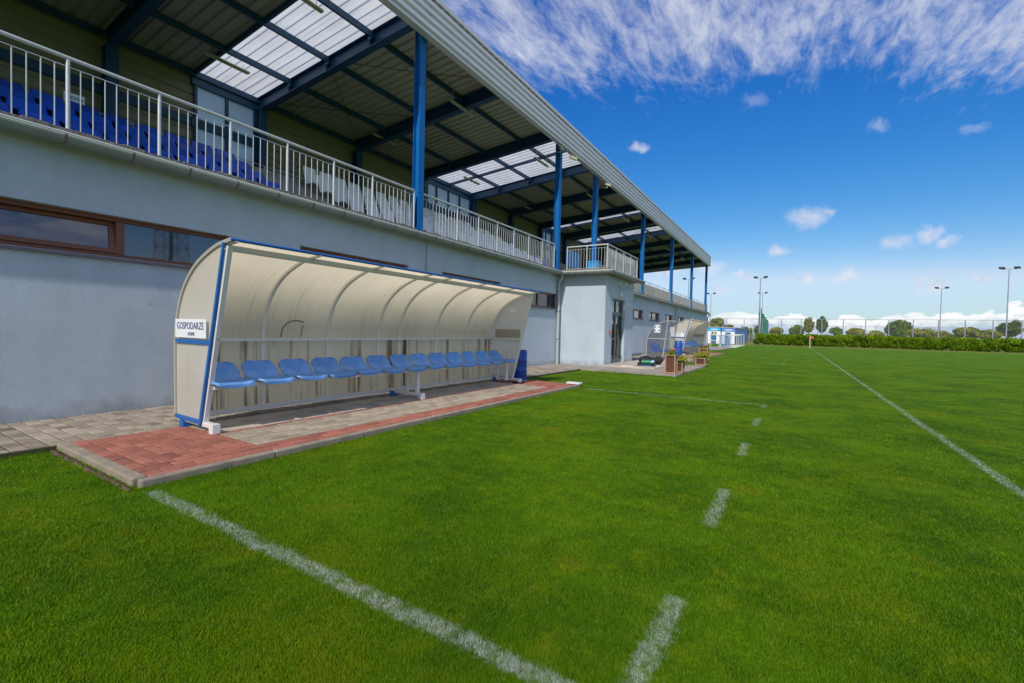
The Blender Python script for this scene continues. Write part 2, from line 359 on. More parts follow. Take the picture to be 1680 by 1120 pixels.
def glass_mat(name, base, ior=1.9, rough=.03):
    m, t, b = nmat(name)
    b.inputs['Base Color'].default_value = (*base, 1); b.inputs['Roughness'].default_value = rough; b.inputs['IOR'].default_value = ior
    g = t.nodes.new('ShaderNodeTexCoord'); n = t.nodes.new('ShaderNodeTexNoise'); n.inputs['Scale'].default_value = .8; n.inputs['Detail'].default_value = 2
    L(t, g.outputs['Object'], n.inputs['Vector']); bp = t.nodes.new('ShaderNodeBump'); bp.inputs['Strength'].default_value = .04; bp.inputs['Distance'].default_value = .05
    L(t, n.outputs[0], bp.inputs['Height']); L(t, bp.outputs[0], b.inputs['Normal'])
    return m
GLASS = glass_mat('window_glass', (.022, .020, .024), 2.3)
GLASSG = glass_mat('door_glass', (.012, .024, .014), 1.42)

def leaf_mat(name, c1, c2, c3=None):
    m, t, b = nmat(name)
    b.inputs['Roughness'].default_value = .55; b.inputs['Specular IOR Level'].default_value = .3
    a = t.nodes.new('ShaderNodeAttribute'); a.attribute_name = 'tone'
    mx = t.nodes.new('ShaderNodeMix'); mx.data_type = 'RGBA'; mx.inputs[6].default_value = (*c1, 1); mx.inputs[7].default_value = (*c2, 1)
    L(t, a.outputs['Fac'], mx.inputs[0]); L(t, mx.outputs[2], b.inputs['Base Color'])
    tl = t.nodes.new('ShaderNodeBsdfTranslucent'); L(t, mx.outputs[2], tl.inputs[0]); ms = t.nodes.new('ShaderNodeMixShader'); ms.inputs[0].default_value = .35
    L(t, b.outputs[0], ms.inputs[1]); L(t, tl.outputs[0], ms.inputs[2]); L(t, ms.outputs[0], t.nodes['Material Output'].inputs[0])
    return m
HEDGEL = leaf_mat('hedge_leaves', (.06, .14, .004), (.34, .50, .010))
LEAFG = leaf_mat('green_leaves', (.08, .17, .012), (.26, .38, .03))
LEAFB = leaf_mat('olive_brown_leaves', (.15, .18, .015), (.42, .43, .05))
LEAFD = leaf_mat('dark_green_leaves', (.055, .11, .02), (.20, .30, .05))

# ---- grass: one position-driven colour shared by the soil sheet and the blades
LINE_RECTS = [(1.53, 1.61, -6, 63.5), (-3.85, -.40, 1.342, 1.420), (-3.75, -.36, 9.07, 9.16)]
DASHES = [(1.50, 2.14), (3.08, 3.90), (5.10, 5.72), (6.92, 7.58), (8.74, 9.20), (23.2, 23.8), (25.0, 25.8), (27.6, 28.4)]
def grass_nodes(t, target, blade):
    g = t.nodes.new('ShaderNodeNewGeometry'); s = t.nodes.new('ShaderNodeSeparateXYZ'); L(t, g.outputs['Position'], s.inputs[0])
    def mm(op, a, b_=None, c_=None, clamp=False):
        n = t.nodes.new('ShaderNodeMath'); n.operation = op; n.use_clamp = clamp
        for i, v in enumerate((a, b_, c_)):
            if v is None: continue
            if hasattr(v, 'is_output'): L(t, v, n.inputs[i])
            else: n.inputs[i].default_value = v
        return n.outputs[0]
    def ns(scale, detail, rough=.55):
        n = t.nodes.new('ShaderNodeTexNoise'); n.inputs['Scale'].default_value = scale; n.inputs['Detail'].default_value = detail; n.inputs['Roughness'].default_value = rough
        L(t, g.outputs['Position'], n.inputs['Vector']); return n.outputs[0]
    def mr(v, lo, hi, a=0., b_=1.):
        n = t.nodes.new('ShaderNodeMapRange'); n.inputs[1].default_value = lo; n.inputs[2].default_value = hi; n.inputs[3].default_value = a; n.inputs[4].default_value = b_
        L(t, v, n.inputs[0]); return n.outputs[0]
    def mix(f, a, b_):
        n = t.nodes.new('ShaderNodeMix'); n.data_type = 'RGBA'
        if hasattr(f, 'is_output'): L(t, f, n.inputs[0])
        else: n.inputs[0].default_value = f
        for v, i in ((a, 6), (b_, 7)):
            if isinstance(v, tuple): n.inputs[i].default_value = (*v, 1)
            else: L(t, v, n.inputs[i])
        return n.outputs[2]
    x, y = s.outputs[0], s.outputs[1]
    base = mix(mr(ns(.9, 7, .68), .40, .60), (.042, .118, .001), (.098, .205, .001))
    base = mix(mr(ns(.55, 5, .6), .50, .66, 0, .75), base, (.135, .205, .001))
    base = mix(mr(ns(1.7, 7, .7), .58, .70, 0, .6), base, (.24, .19, .006))
    base = mix(mr(ns(9, 4, .6), .55, .75, 0, .45), base, (.028, .085, .001))
    base = mix(mr(ns(5.5, 5, .65), .52, .66, 0, .55), base, (.165, .225, .002))
    base = mix(mr(ns(3.7, 6, .65), .54, .68, 0, .55), base, (.026, .085, .001))
    # mown dry margin at the far end of the pitch
    far = mm('MULTIPLY', mr(y, 66., 72.), .75)
    base = mix(far, base, (.20, .19, .045))
    base = mix(mr(y, 100., 130.), base, (.10, .13, .04))
    if blade:
        vs_ = t.nodes.new('ShaderNodeVectorMath'); vs_.operation = 'SCALE'; vs_.inputs['Scale'].default_value = 1.45; L(t, base, vs_.inputs[0]); base = vs_.outputs[0]
        at_ = t.nodes.new('ShaderNodeAttribute'); at_.attribute_name = 'tone'
        base = mix(mr(at_.outputs['Fac'], .3, 1., 0., .75), base, (.17, .28, .015))
        base = mix(mr(at_.outputs['Fac'], .982, .985, 0, .7), base, (.34, .31, .12))
    wob = mm('ADD', mm('MULTIPLY', mm('SUBTRACT', ns(1.7, 3), .5), .07), mm('MULTIPLY', mm('SUBTRACT', ns(38, 4, .7), .5), .11))
    xw, yw = mm('ADD', x, wob), mm('ADD', y, wob)
    tot = None
    rects = LINE_RECTS + [(-.462, -.388, a, b_) for a, b_ in DASHES] + [(1.6, 40., 18.15, 18.21), (1.6, 60, 63.4, 63.5)]
    for i, (x0, x1, y0, y1) in enumerate(rects):
        fx = mm('MULTIPLY', mr(xw, x0-.018, x0+.012), mr(xw, x1+.018, x1-.012)); fy = mm('MULTIPLY', mr(yw, y0-.018, y0+.012), mr(yw, y1+.018, y1-.012))
        f = mm('MULTIPLY', fx, fy)
        k = .25 if (x0, y0) == (1.6, 18.15) else (.85 if y0 > 9 and x0 < -3 else (.8 if x0 == -.462 else 1.))
        if k < 1: f = mm('MULTIPLY', f, k)
        tot = f if tot is None else mm('MAXIMUM', tot, f)
    patch = mr(ns(16, 6, .75), .38, .54, .12, 1.)
    tot = mm('MULTIPLY', mm('MULTIPLY', tot, patch), .95 if blade else .22)
    if blade: tot = mm('MULTIPLY', tot, mr(at_.outputs['Fac'], .30, .34, 1., 0.) if False else mr(at_.outputs['Fac'], .28, .40, .12, 1.))
    base = mix(tot, base, (.58, .63, .57))
    L(t, base, target)
    return tot
m, t, b = nmat('turf_soil'); b.inputs['Roughness'].default_value = .9; b.inputs['Specular IOR Level'].default_value = .1; grass_nodes(t, b.inputs['Base Color'], False)
n = t.nodes.new('ShaderNodeTexNoise'); n.inputs['Scale'].default_value = 55; n.inputs['Detail'].default_value = 8; n.inputs['Roughness'].default_value = .8
g = t.nodes.new('ShaderNodeTexCoord'); L(t, g.outputs['Object'], n.inputs['Vector']); bp = t.nodes.new('ShaderNodeBump'); bp.inputs['Strength'].default_value = .8; bp.inputs['Distance'].default_value = .04
L(t, n.outputs[0], bp.inputs['Height']); L(t, bp.outputs[0], b.inputs['Normal'])
TURF = m
m, t, b = nmat('grass_blade'); b.inputs['Roughness'].default_value = .6; b.inputs['Specular IOR Level'].default_value = .12
grass_nodes(t, b.inputs['Base Color'], True)
src = b.inputs['Base Color'].links[0].from_socket
tl = t.nodes.new('ShaderNodeBsdfTranslucent'); L(t, src, tl.inputs[0]); ms = t.nodes.new('ShaderNodeMixShader'); ms.inputs[0].default_value = .3
L(t, b.outputs[0], ms.inputs[1]); L(t, tl.outputs[0], ms.inputs[2]); L(t, ms.outputs[0], t.nodes['Material Output'].inputs[0])
BLADE = m

def paver_mat(name, c, dark, var=.25):
    m, t, b = nmat(name); b.inputs['Roughness'].default_value = .88; b.inputs['Specular IOR Level'].default_value = .2
    a = t.nodes.new('ShaderNodeAttribute'); a.attribute_name = 'tone'
    g = t.nodes.new('ShaderNodeTexCoord'); n = t.nodes.new('ShaderNodeTexNoise'); n.inputs['Scale'].default_value = 14; n.inputs['Detail'].default_value = 9; n.inputs['Roughness'].default_value = .7; L(t, g.outputs['Object'], n.inputs['Vector'])
    ad = t.nodes.new('ShaderNodeMath'); ad.operation = 'MULTIPLY_ADD'; ad.inputs[1].default_value = .75; ad.inputs[2].default_value = -.38; L(t, n.outputs[0], ad.inputs[0])
    a2 = t.nodes.new('ShaderNodeMath'); a2.operation = 'ADD'; a2.use_clamp = True; L(t, ad.outputs[0], a2.inputs[0]); L(t, a.outputs['Fac'], a2.inputs[1])
    mx = t.nodes.new('ShaderNodeMix'); mx.data_type = 'RGBA'; mx.inputs[6].default_value = (*dark, 1); mx.inputs[7].default_value = (*c, 1); L(t, a2.outputs[0], mx.inputs[0])
    L(t, mx.outputs[2], b.inputs['Base Color'])
    n2 = t.nodes.new('ShaderNodeTexNoise'); n2.inputs['Scale'].default_value = 180; n2.inputs['Detail'].default_value = 4; L(t, g.outputs['Object'], n2.inputs['Vector'])
    bp = t.nodes.new('ShaderNodeBump'); bp.inputs['Strength'].default_value = .45; bp.inputs['Distance'].default_value = .006; L(t, n2.outputs[0], bp.inputs['Height']); L(t, bp.outputs[0], b.inputs['Normal'])
    return m
PGREY = paver_mat('grey_pavers', (.40, .338, .265), (.15, .12, .095))
PTAN = paver_mat('tan_pavers', (.40, .34, .26), (.25, .20, .15))
PRED = paver_mat('red_pavers', (.41, .155, .108), (.22, .085, .062))
JOINT = mat('joint_sand', (.080, .062, .036), .95, var=.3, vscale=20, c2=(.06, .085, .015), c2lo=.46, c2hi=.56, c2scale=4)
SLABM = mat('smooth_slab', (.50, .425, .34), .85, var=.12, vscale=5, bump=.2, bscale=120, c2=(.22, .19, .15), c2lo=.5, c2hi=.75, c2scale=3)
def far_paving():
    m, t, b = nmat('laid_blocks'); b.inputs['Roughness'].default_value = .9
    g = t.nodes.new('ShaderNodeTexCoord'); br = t.nodes.new('ShaderNodeTexBrick'); L(t, g.outputs['Object'], br.inputs['Vector'])
    br.inputs['Scale'].default_value = 1; br.inputs['Brick Width'].default_value = .2; br.inputs['Row Height'].default_value = .16; br.inputs['Mortar Size'].default_value = .008
    br.inputs['Color1'].default_value = (.40, .35, .29, 1); br.inputs['Color2'].default_value = (.31, .265, .215, 1); br.inputs['Mortar'].default_value = (.16, .13, .10, 1)
    n = t.nodes.new('ShaderNodeTexNoise'); n.inputs['Scale'].default_value = 1.4; n.inputs['Detail'].default_value = 8; L(t, g.outputs['Object'], n.inputs['Vector'])
    r = t.nodes.new('ShaderNodeMapRange'); r.inputs[1].default_value = .3; r.inputs[2].default_value = .7; r.inputs[3].default_value = .78; r.inputs[4].default_value = 1.15; L(t, n.outputs[0], r.inputs[0])
    vm = t.nodes.new('ShaderNodeVectorMath'); vm.operation = 'SCALE'; L(t, br.outputs[0], vm.inputs[0]); L(t, r.outputs[0], vm.inputs['Scale']); L(t, vm.outputs[0], b.inputs['Base Color'])
    return m
FARPAV = far_paving()

# ------------------------------------------------------------------ ground, paving
S = lambda o: tag(o, kind='structure')
g = MB()
xs = [-3000, -300, -60, -20, -5.73, 10, 60, 300, 3000]; ys = [-200, -20, 0, 20, 80, 200, 600, 4000]
g.add([(x, y, 0) for y in ys for x in xs], [(j*9+i, j*9+i+1, j*9+i+10, j*9+i+9) for j in range(7) for i in range(8)])
S(g.build('ground', TURF))

def pavers(mb, tones, x0, x1, y0, y1, sx, sy, z, along='x', gapw=.012, stag=.5):
    """staggered blocks with chamfered edges; rows run along x (or y)"""
    a0, a1, b0, b1, sa, sb = (x0, x1, y0, y1, sx, sy) if along == 'x' else (y0, y1, x0, x1, sy, sx)
    r = 0; bpos = b0
    while bpos < b1-.02:
        bend = min(bpos+sb, b1); apos = a0-(sa*stag if r % 2 else 0)
        while apos < a1-.01:
            s0, s1 = max(apos, a0), min(apos+sa, a1)
            if s1-s0 > .02:
                h = z+random.uniform(-.0025, .0025); tl_ = random.uniform(-.0018, .0018); c = .007
                def P(a, b_, zz): return (a, b_, zz) if along == 'x' else (b_, a, zz)
                A0, A1, B0, B1 = s0+gapw/2, s1-gapw/2, bpos+gapw/2, bend-gapw/2
                vs = [P(A0, B0, z-.03), P(A1, B0, z-.03), P(A1, B1, z-.03), P(A0, B1, z-.03),
                      P(A0, B0, h-c*.6), P(A1, B0, h-c*.6), P(A1, B1, h-c*.6), P(A0, B1, h-c*.6),
                      P(A0+c, B0+c, h+tl_), P(A1-c, B0+c, h-tl_), P(A1-c, B1-c, h-tl_), P(A0+c, B1-c, h+tl_)]
                fs = [(8, 9, 10, 11)]+[(i, (i+1) % 4, (i+1) % 4+4, i+4) for i in range(4)]+[(i+4, (i+1) % 4+4, (i+1) % 4+8, i+8) for i in range(4)]
                mb.add(vs, fs); tn = min(1, max(0, random.gauss(.62, .24))); tones += [tn]*len(fs)
            apos += sa
        bpos += sb; r += 1
def build_pavers(name, regs, m):
    mb = MB(); tones = []
    for r_ in regs: pavers(mb, tones, **r_)
    o = mb.build(name, m); at_ = o.data.attributes.new('tone', 'FLOAT', 'FACE'); at_.data.foreach_set('value', tones); return S(o)
ZP = .06
# path beside the wall (the footway), laid blocks near the camera
build_pavers('footway_path', [dict(x0=-7.33, x1=-5.735, y0=-1.2, y1=13.4, sx=.2, sy=.125, z=ZP-.006)], PGREY)
mb = MB(); mb.box((-7.33, -1.2, -.2), (-5.735, 13.4, ZP-.016)); S(mb.build('path_joint_bed', JOINT))
mb = MB(); mb.box((-7.33, -14, -.2), (-5.735, -1.2, ZP-.008)); mb.box((-7.33, 13.4, -.2), (-2.85, 18.6, ZP-.010)); mb.box((-7.33, 18.6, -.2), (-3.85, 22.4, ZP-.010)); mb.box((-7.33, 22.4, -.2), (-5.735, 52, ZP-.010))
mb.box((-5.735, 40, -.2), (-5.2, 50, ZP-.010))
S(mb.build('block_paving', FARPAV))
mb = MB(); mb.box((-5.60, 14.95, 0), (-3.86, 22.3, .10)); S(mb.build('raised_slab', SLABM, bevel=.01))
def platform(y0, y1, far=False):
    nm = 'dugout_platform'
    x0, x1 = -5.73, -3.95
    kw = .075
    build_pavers(nm+'_red_paving', [
        dict(x0=x0, x1=-4.32, y0=y0+kw, y1=2.40 if not far else y0+1.0, sx=.2, sy=.10, z=ZP),
        dict(x0=-4.32, x1=x1-kw, y0=y0+kw, y1=y1, sx=.117, sy=.24, z=ZP, along='y'),
        dict(x0=-5.10, x1=-5.035, y0=2.40 if not far else y0+1.0, y1=y1-.9, sx=.07, sy=.5, z=ZP, along='y'),
        dict(x0=x0, x1=-4.32, y0=y1-.9, y1=y1, sx=.2, sy=.10, z=ZP)], PRED)
    ya, yb = (2.40 if not far else y0+1.0), y1-.9
    build_pavers(nm+'_tan_paving', [dict(x0=-5.035, x1=-4.32, y0=ya, y1=yb, sx=.12, sy=.2, z=ZP, along='y')], PTAN)
    mb = MB(); mb.box((x0, y0+.05, -.2), (x1-kw, y1, ZP-.010)); S(mb.build('platform_joint_bed', JOINT))
    mb = MB()
    y = ya
    while y < yb-.05:
        mb.box((x0, y+.003, ZP-.05), (-5.105, min(y+1.0, yb)-.003, ZP-.001)); y += 1.0
    S(mb.build('platform_slab_strip', SLABM))
    mb = MB()  # kerb stones: 1 m lengths along both grass edges
    y = y0
    while y < y1-.05:
        mb.box((x1-kw, y+.002, -.25), (x1, min(y+1.0, y1)-.001, ZP+.003)); y += 1.0
    x = x0-.02
    while x < x1-kw-.05:
        mb.box((x, y0-.02, -.25), (min(x+.85, x1-kw)-.003, y0+kw, ZP+.004)); x += .85
    S(mb.build('kerb', KERB, bevel=.012))
platform(1.36, 9.28); platform(24.95, 33.0, True)
# bare soil along the kerb corner
mb = MB()
for i in range(60):
    tt = i/59; x = -5.75+tt*1.75; mb.tube([(x, 1.30+random.uniform(-.02, .01), -.02), (x+.03, 1.31, .012)], random.uniform(.010, .022), 5)
S(mb.build('soil_edge', mat('bare_soil', (.13, .085, .055), .95, var=.4, vscale=30, bump=.8, bscale=60)))
# white markers set in the slab front
for (x, y, w, l, lab) in ((-4.75, 15.02, .42, .09, 'white painted edge strip on the raised slab in front of the grey door'), (-3.93, 16.0, .09, .55, 'white painted edge strip at the right side of the raised slab')):
    mb = MB(); mb.box((x-w/2, y-l/2, .10), (x+w/2, y+l/2, .125)); tag(mb.build('edge_strip', WHITE, bevel=.004), lab, 'edge strip')
mb = MB(); mb.box((-3.95-.30, 9.13, ZP+.010), (-3.93, 9.30, ZP+.045)); tag(mb.build('kerb_block', WHITE, bevel=.006), 'white painted block at the far end of the brick dugout platform', 'kerb block')

# far concrete path and field
mb = MB(); mb.box((-60, 90.5, -.05), (-4.4, 92.6, .02)); S(mb.build('far_path', CONCRETE))
FIELD = mat('field_ground', (.15, .13, .07), .95, var=.3, vscale=.05, c2=(.07, .12, .03), c2lo=.45, c2hi=.6, c2scale=.02)
mb = MB(); mb.add([(-1500, 170, .02), (1500, 170, .02), (1500, 3500, .02), (-1500, 3500, .02)], [(0, 1, 2, 3)]); S(mb.build('field', FIELD))

# ------------------------------------------------------------------ grass blades
def grass_blades():
    # polar sampling: same screen density near and far
    N = 2500000
    ang = rng.uniform(YAW-R(54), YAW+R(54), N)   # around view direction, measured from +Y towards -X
    u = rng.random(N); r0, r1 = .75, 34.
    rad = 1/((1-u)/r0**.72+u/r1**.72)**(1/.72)
    x = -np.sin(ang)*rad; y = np.cos(ang)*rad
    def inside(x0, x1, y0, y1): return (x > x0) & (x < x1) & (y > y0) & (y < y1)
    bad = inside(-99, -5.72, -99, 99) | inside(-5.75, -3.955, 1.335, 9.29) | inside(-7.4, -2.83, 13.38, 18.62) | inside(-7.4, -3.84, 18.5, 22.42) | inside(-5.75, -3.955, 24.92, 33.03) | (y < -3)
    k = ~bad; x, y, rad = x[k], y[k], rad[k]
    # longer unmown tufts along the kerbs and paving edges
    ne = 9000; u = rng.random(ne)
    ed = rng.choice(4, ne, p=[.55, .2, .1, .15]); off = rng.exponential(.018, ne)-.006
    xe = np.select([ed == 0, ed == 1, ed == 2, ed == 3], [-3.945+off, -5.75+u*1.82, -5.725+off, -5.72+u*2.8]); ye = np.select([ed == 0, ed == 1, ed == 2, ed == 3], [1.33+u**1.3*7.95, 1.335-off, -.5+u*1.8, 13.375-off])
    x = np.concatenate([x, xe]); y = np.concatenate([y, ye]); rad = np.concatenate([rad, np.hypot(xe, ye)]); n = len(x); isedge = np.arange(n) >= n-ne
    clump = .75+.5*np.sin(x*9.1+np.sin(y*7.3)*2)*np.sin(y*8.3+np.cos(x*6.1)*2)*.5
    h = rng.uniform(.009, .023, n)*clump*(1+rad*.012)
    h = np.where(isedge, h*rng.uniform(1.0, 2.1, n), h)
    w = rng.uniform(.0006, .0013, n)*(1+rad*.40)
    th = rng.uniform(0, 2*np.pi, n); lean = rng.uniform(.2, 1.1, n)*h; la = rng.uniform(0, 2*np.pi, n)
    V = np.empty((n, 3, 3), np.float32)
    V[:, 0] = np.stack([x-np.cos(th)*w, y-np.sin(th)*w, np.full(n, -.004)], 1)
    V[:, 1] = np.stack([x+np.cos(th)*w, y+np.sin(th)*w, np.full(n, -.004)], 1)
    V[:, 2] = np.stack([x+np.cos(la)*lean, y+np.sin(la)*lean, h], 1)
    me = bpy.data.meshes.new('grass'); me.vertices.add(n*3); me.vertices.foreach_set('co', V.ravel())
    me.loops.add(n*3); me.loops.foreach_set('vertex_index', np.arange(n*3, dtype=np.int32))
    me.polygons.add(n); me.polygons.foreach_set('loop_start', np.arange(0, n*3, 3, dtype=np.int32)); me.polygons.foreach_set('loop_total', np.full(n, 3, np.int32))
    me.update()
    a = me.attributes.new('tone', 'FLOAT', 'FACE'); a.data.foreach_set('value', rng.random(n).astype(np.float32))
    me.materials.append(BLADE)
    o = bpy.data.objects.new('grass', me); col.objects.link(o)
    tag(o, 'short mown green grass of the pitch with white painted lines', 'grass', kind='stuff')
grass_blades()

# ------------------------------------------------------------------ grandstand
WX = -7.33; Y0, Y1 = -25.0, 47.4
stand = empty('grandstand', (WX, 18, 0), 0, 'long blue-grey grandstand with blue columns, metal roof and railed terrace above small windows', 'grandstand')
def P(mb, name, m, **k):
    o = mb.build(name, m, **k); o.parent = stand; o.matrix_parent_inverse = Matrix.Translation((-WX, -18, 0)); return o
def sub(o, par):
    o.parent = par; o.matrix_parent_inverse = Matrix(); return o
wins = [(-10.2+3.745*i, -10.2+3.745*i+2.6, 2.0, 2.52) for i in range(7)]
wins = [(a, b, c, 2.575 if 4 < a < 9 else d) for a, b, c, d in wins]
wins = [w for w in wins if not (-11.1 < w[0] < -7.9)]
fwins = [(a, a+2.35, 1.97, 2.46) for a in (23.4, 27.07, 30.73, 34.38, 38.0, 41.65, 45.2)]
fwins[-1] = (45.2, 47.0, 1.97, 2.46)
allw = wins+fwins
mb = MB(); ZT = 3.27
def wallseg(y0, y1):
    ws = [w for w in allw if w[0] >= y0 and w[1] <= y1]; y = y0
    for (a, b_, z0, z1) in ws:
        mb.box((WX-.3, y, 0), (WX, a, ZT)); mb.box((WX-.3, a, 0), (WX, b_, z0)); mb.box((WX-.3, a, z1), (WX, b_, ZT)); y = b_
    mb.box((WX-.3, y, 0), (WX, y1, ZT))
wallseg(Y0, 15.0); wallseg(18.15, Y1)
mb.box((-13.9, Y1-.3, 0), (WX-.3, Y1, ZT)); mb.box((-13.9, Y0, 0), (WX-.3, Y0+.3, ZT)); mb.box((-14.1, Y0, 0), (-13.9, Y1, 4.9))
# bay with the door, and the matching bay at the near end
BX = -5.58; DY0, DY1, DZ0, DZ1 = 15.72, 17.12, .10, 2.42
mb.box((WX-.3, 15.0, 0), (BX, 15.25, 3.2)); mb.box((WX-.3, 17.9, 0), (BX, 18.15, 3.2))
mb.box((BX-.25, 15.25, 0), (BX, DY0, 3.2)); mb.box((BX-.25, DY1, 0), (BX, 17.9, 3.2)); mb.box((BX-.25, DY0, DZ1), (BX, DY1, 3.2)); mb.box((BX-.25, DY0, 0), (BX, DY1, DZ0))
mb.box((WX, -10.99, 0), (BX, -7.85, 3.2))
wall = P(mb, 'wall', PLASTER)
mb = MB(); mb.box((WX-.29, Y0+.3, .0), (-8.6, Y1-.3, 3.1)); P(mb, 'dark_room_fill', DARK)  # dark block stands in for the unlit rooms behind the windows

def window(a, b_, z0, z1, tilt=False, mull=None):
    e = WX-.11; fr = MB(); t_ = .055
    fr.box((e-.06, a, z0), (e, b_, z0+t_)); fr.box((e-.06, a, z1-t_), (e, b_, z1)); fr.box((e-.06, a, z0+t_), (e, a+t_, z1-t_)); fr.box((e-.06, b_-t_, z0+t_), (e, b_, z1-t_))
    mcs = mull or [(a+b_)/2]
    for mc in mcs: fr.box((e-.062, mc-.045, z0+t_), (e+.003, mc+.045, z1-t_))
    f = P(fr, 'window', BROWN, bevel=.004)
    si = MB(); si.prism([(e+.002, z0+.012), (WX+.045, z0-.012), (WX+.045, z0-.045), (WX+.002, z0-.045), (WX+.002, z0-.02), (e+.002, z0-.008)], 'y', a-.0, b_+.0)
    si.box((WX+.002, a-.05, z0-.045), (WX+.044, a, z0-.012)); si.box((WX+.002, b_, z0-.045), (WX+.044, b_+.05, z0-.012))
    sub(si.build('sill', SILL), f)
    edges = [a+t_]+[v for mc in mcs for v in (mc-.045, mc+.045)]+[b_-t_]
    for i in range(0, len(edges), 2):
        p = MB(); q0, q1 = edges[i], edges[i+1]
        if tilt and i == 0:
            T = Matrix.Translation((e-.01, 0, z0+t_)) @ Matrix.Rotation(R(-11), 4, 'Y')
            h_ = z1-z0-2*t_
            sf = MB()
            for bx in (((-.03, q0, 0), (.025, q1, .06)), ((-.03, q0, h_-.05), (.025, q1, h_)), ((-.03, q0, .06), (.025, q0+.06, h_-.05)), ((-.03, q1-.06, .06), (.025, q1, h_-.05))): sf.box(bx[0], bx[1], T)
            sub(sf.build('tilted_sash', BROWN, bevel=.004), f)
            p.box((-.008, q0+.055, .055), (.004, q1-.055, h_-.045), T)
        else: p.box((e-.04, q0-.01, z0+t_-.01), (e-.03, q1+.01, z1-t_+.01))
        sub(p.build('pane', GLASS), f)
for (a, b_, z0, z1) in wins:
    near = abs(a-1.035) < .1
    window(a, b_, z0, z1, near)
for (a, b_, z0, z1) in fwins: window(a, b_, z0, z1, mull=[a+.95])

# door of the bay
d = MB(); e = BX-.10
GREYD = mat('grey_door_frame', (.13, .14, .15), .4, .3)
for bx in (((e-.06, DY0, DZ0), (e, DY0+.07, DZ1)), ((e-.06, DY1-.07, DZ0), (e, DY1, DZ1)), ((e-.06, DY0+.07, DZ1-.07), (e, DY1-.07, DZ1)), ((e-.06, DY0+.07, 1.83), (e, DY1-.07, 1.95)),
           ((e-.06, DY0+.07, DZ0), (e, DY1-.07, DZ0+.16)), ((e-.062, DY0+.62, DZ0+.16), (e+.003, DY0+.72, 1.83)), ((e-.062, DY0+.62, 1.95), (e+.003, DY0+.70, DZ1-.07)), ((e-.055, DY0+.07, .92), (e-.004, DY0+.62, 1.0))): d.box(*bx)
door = P(d, 'door', GREYD, bevel=.004)
for (a, b_, z0, z1) in ((DY0+.07, DY0+.62, 1.95, DZ1-.07), (DY0+.70, DY1-.07, 1.95, DZ1-.07)): sub(MB().box((e-.04, a, z0), (e-.03, b_, z1)).build('transom_pane', GLASS), door)
for (a, b_) in ((DY0+.07, DY0+.62), (DY0+.72, DY1-.07)): sub(MB().box((e-.04, a, DZ0+.16), (e-.03, b_, 1.83)).build('door_pane', GLASSG), door)
h_ = MB(); h_.tube([(e+.002, DY0+.70, 1.35), (e+.06, DY0+.70, 1.35), (e+.06, DY0+.70, 1.0), (e+.002, DY0+.70, 1.0)], .012, 8); sub(h_.build('door_handle', DARK, smooth=True), door)
for z in (.3, 1.2, 1.72): sub(MB().tube([(e+.01, DY1-.035, z-.05), (e+.01, DY1-.035, z+.05)], .018, 8).build('hinge', DARK), door)
sub(MB().box((e+.004, DY0+.64, 1.50), (e+.008, DY0+.80, 1.72)).build('notice', PAPER), door)
sub(MB().box((e-.028, DY0+.35, 1.52), (e-.024, DY0+.50, 1.62)).build('small_notice', PAPER), door)
P(MB().box((BX-.27, DY0+.0, -.02), (BX+.55, DY1, .103)), 'doorstep', SLABM)
b_ = MB(); b_.box((BX+.001, 15.42, 1.14), (BX+.04, 15.52, 1.26)); P(b_, 'alarm_button', REDP, bevel=.008)
for y in (15.62, 16.22, 16.82, 17.42):
    r_ = MB(); r_.tube([(BX+.0, y, 2.84), (BX+.34, y-.03, 2.94)], .020, 6); r_.box((BX+.0, y-.03, 2.81), (BX+.012, y+.03, 2.87)); P(r_, 'flag_bracket', GALVP)
l_ = MB(); l_.tube([(BX+.001, 16.5, 2.58), (BX+.05, 16.5, 2.58)], [.09, .09], 16); l_.tube([(BX+.05, 16.5, 2.58), (BX+.10, 16.5, 2.58), (BX+.115, 16.5, 2.58)], [.075, .06, .01], 16); P(l_, 'wall_lamp', mat('cream_glass', (.62, .58, .48), .3), smooth=True)
b_ = MB(); b_.box((BX+.001, 16.37, 2.74), (BX+.012, 16.63, 2.92)); P(b_, 'small_blue_plate', mat('pale_blue_plate', (.30, .42, .55), .5))
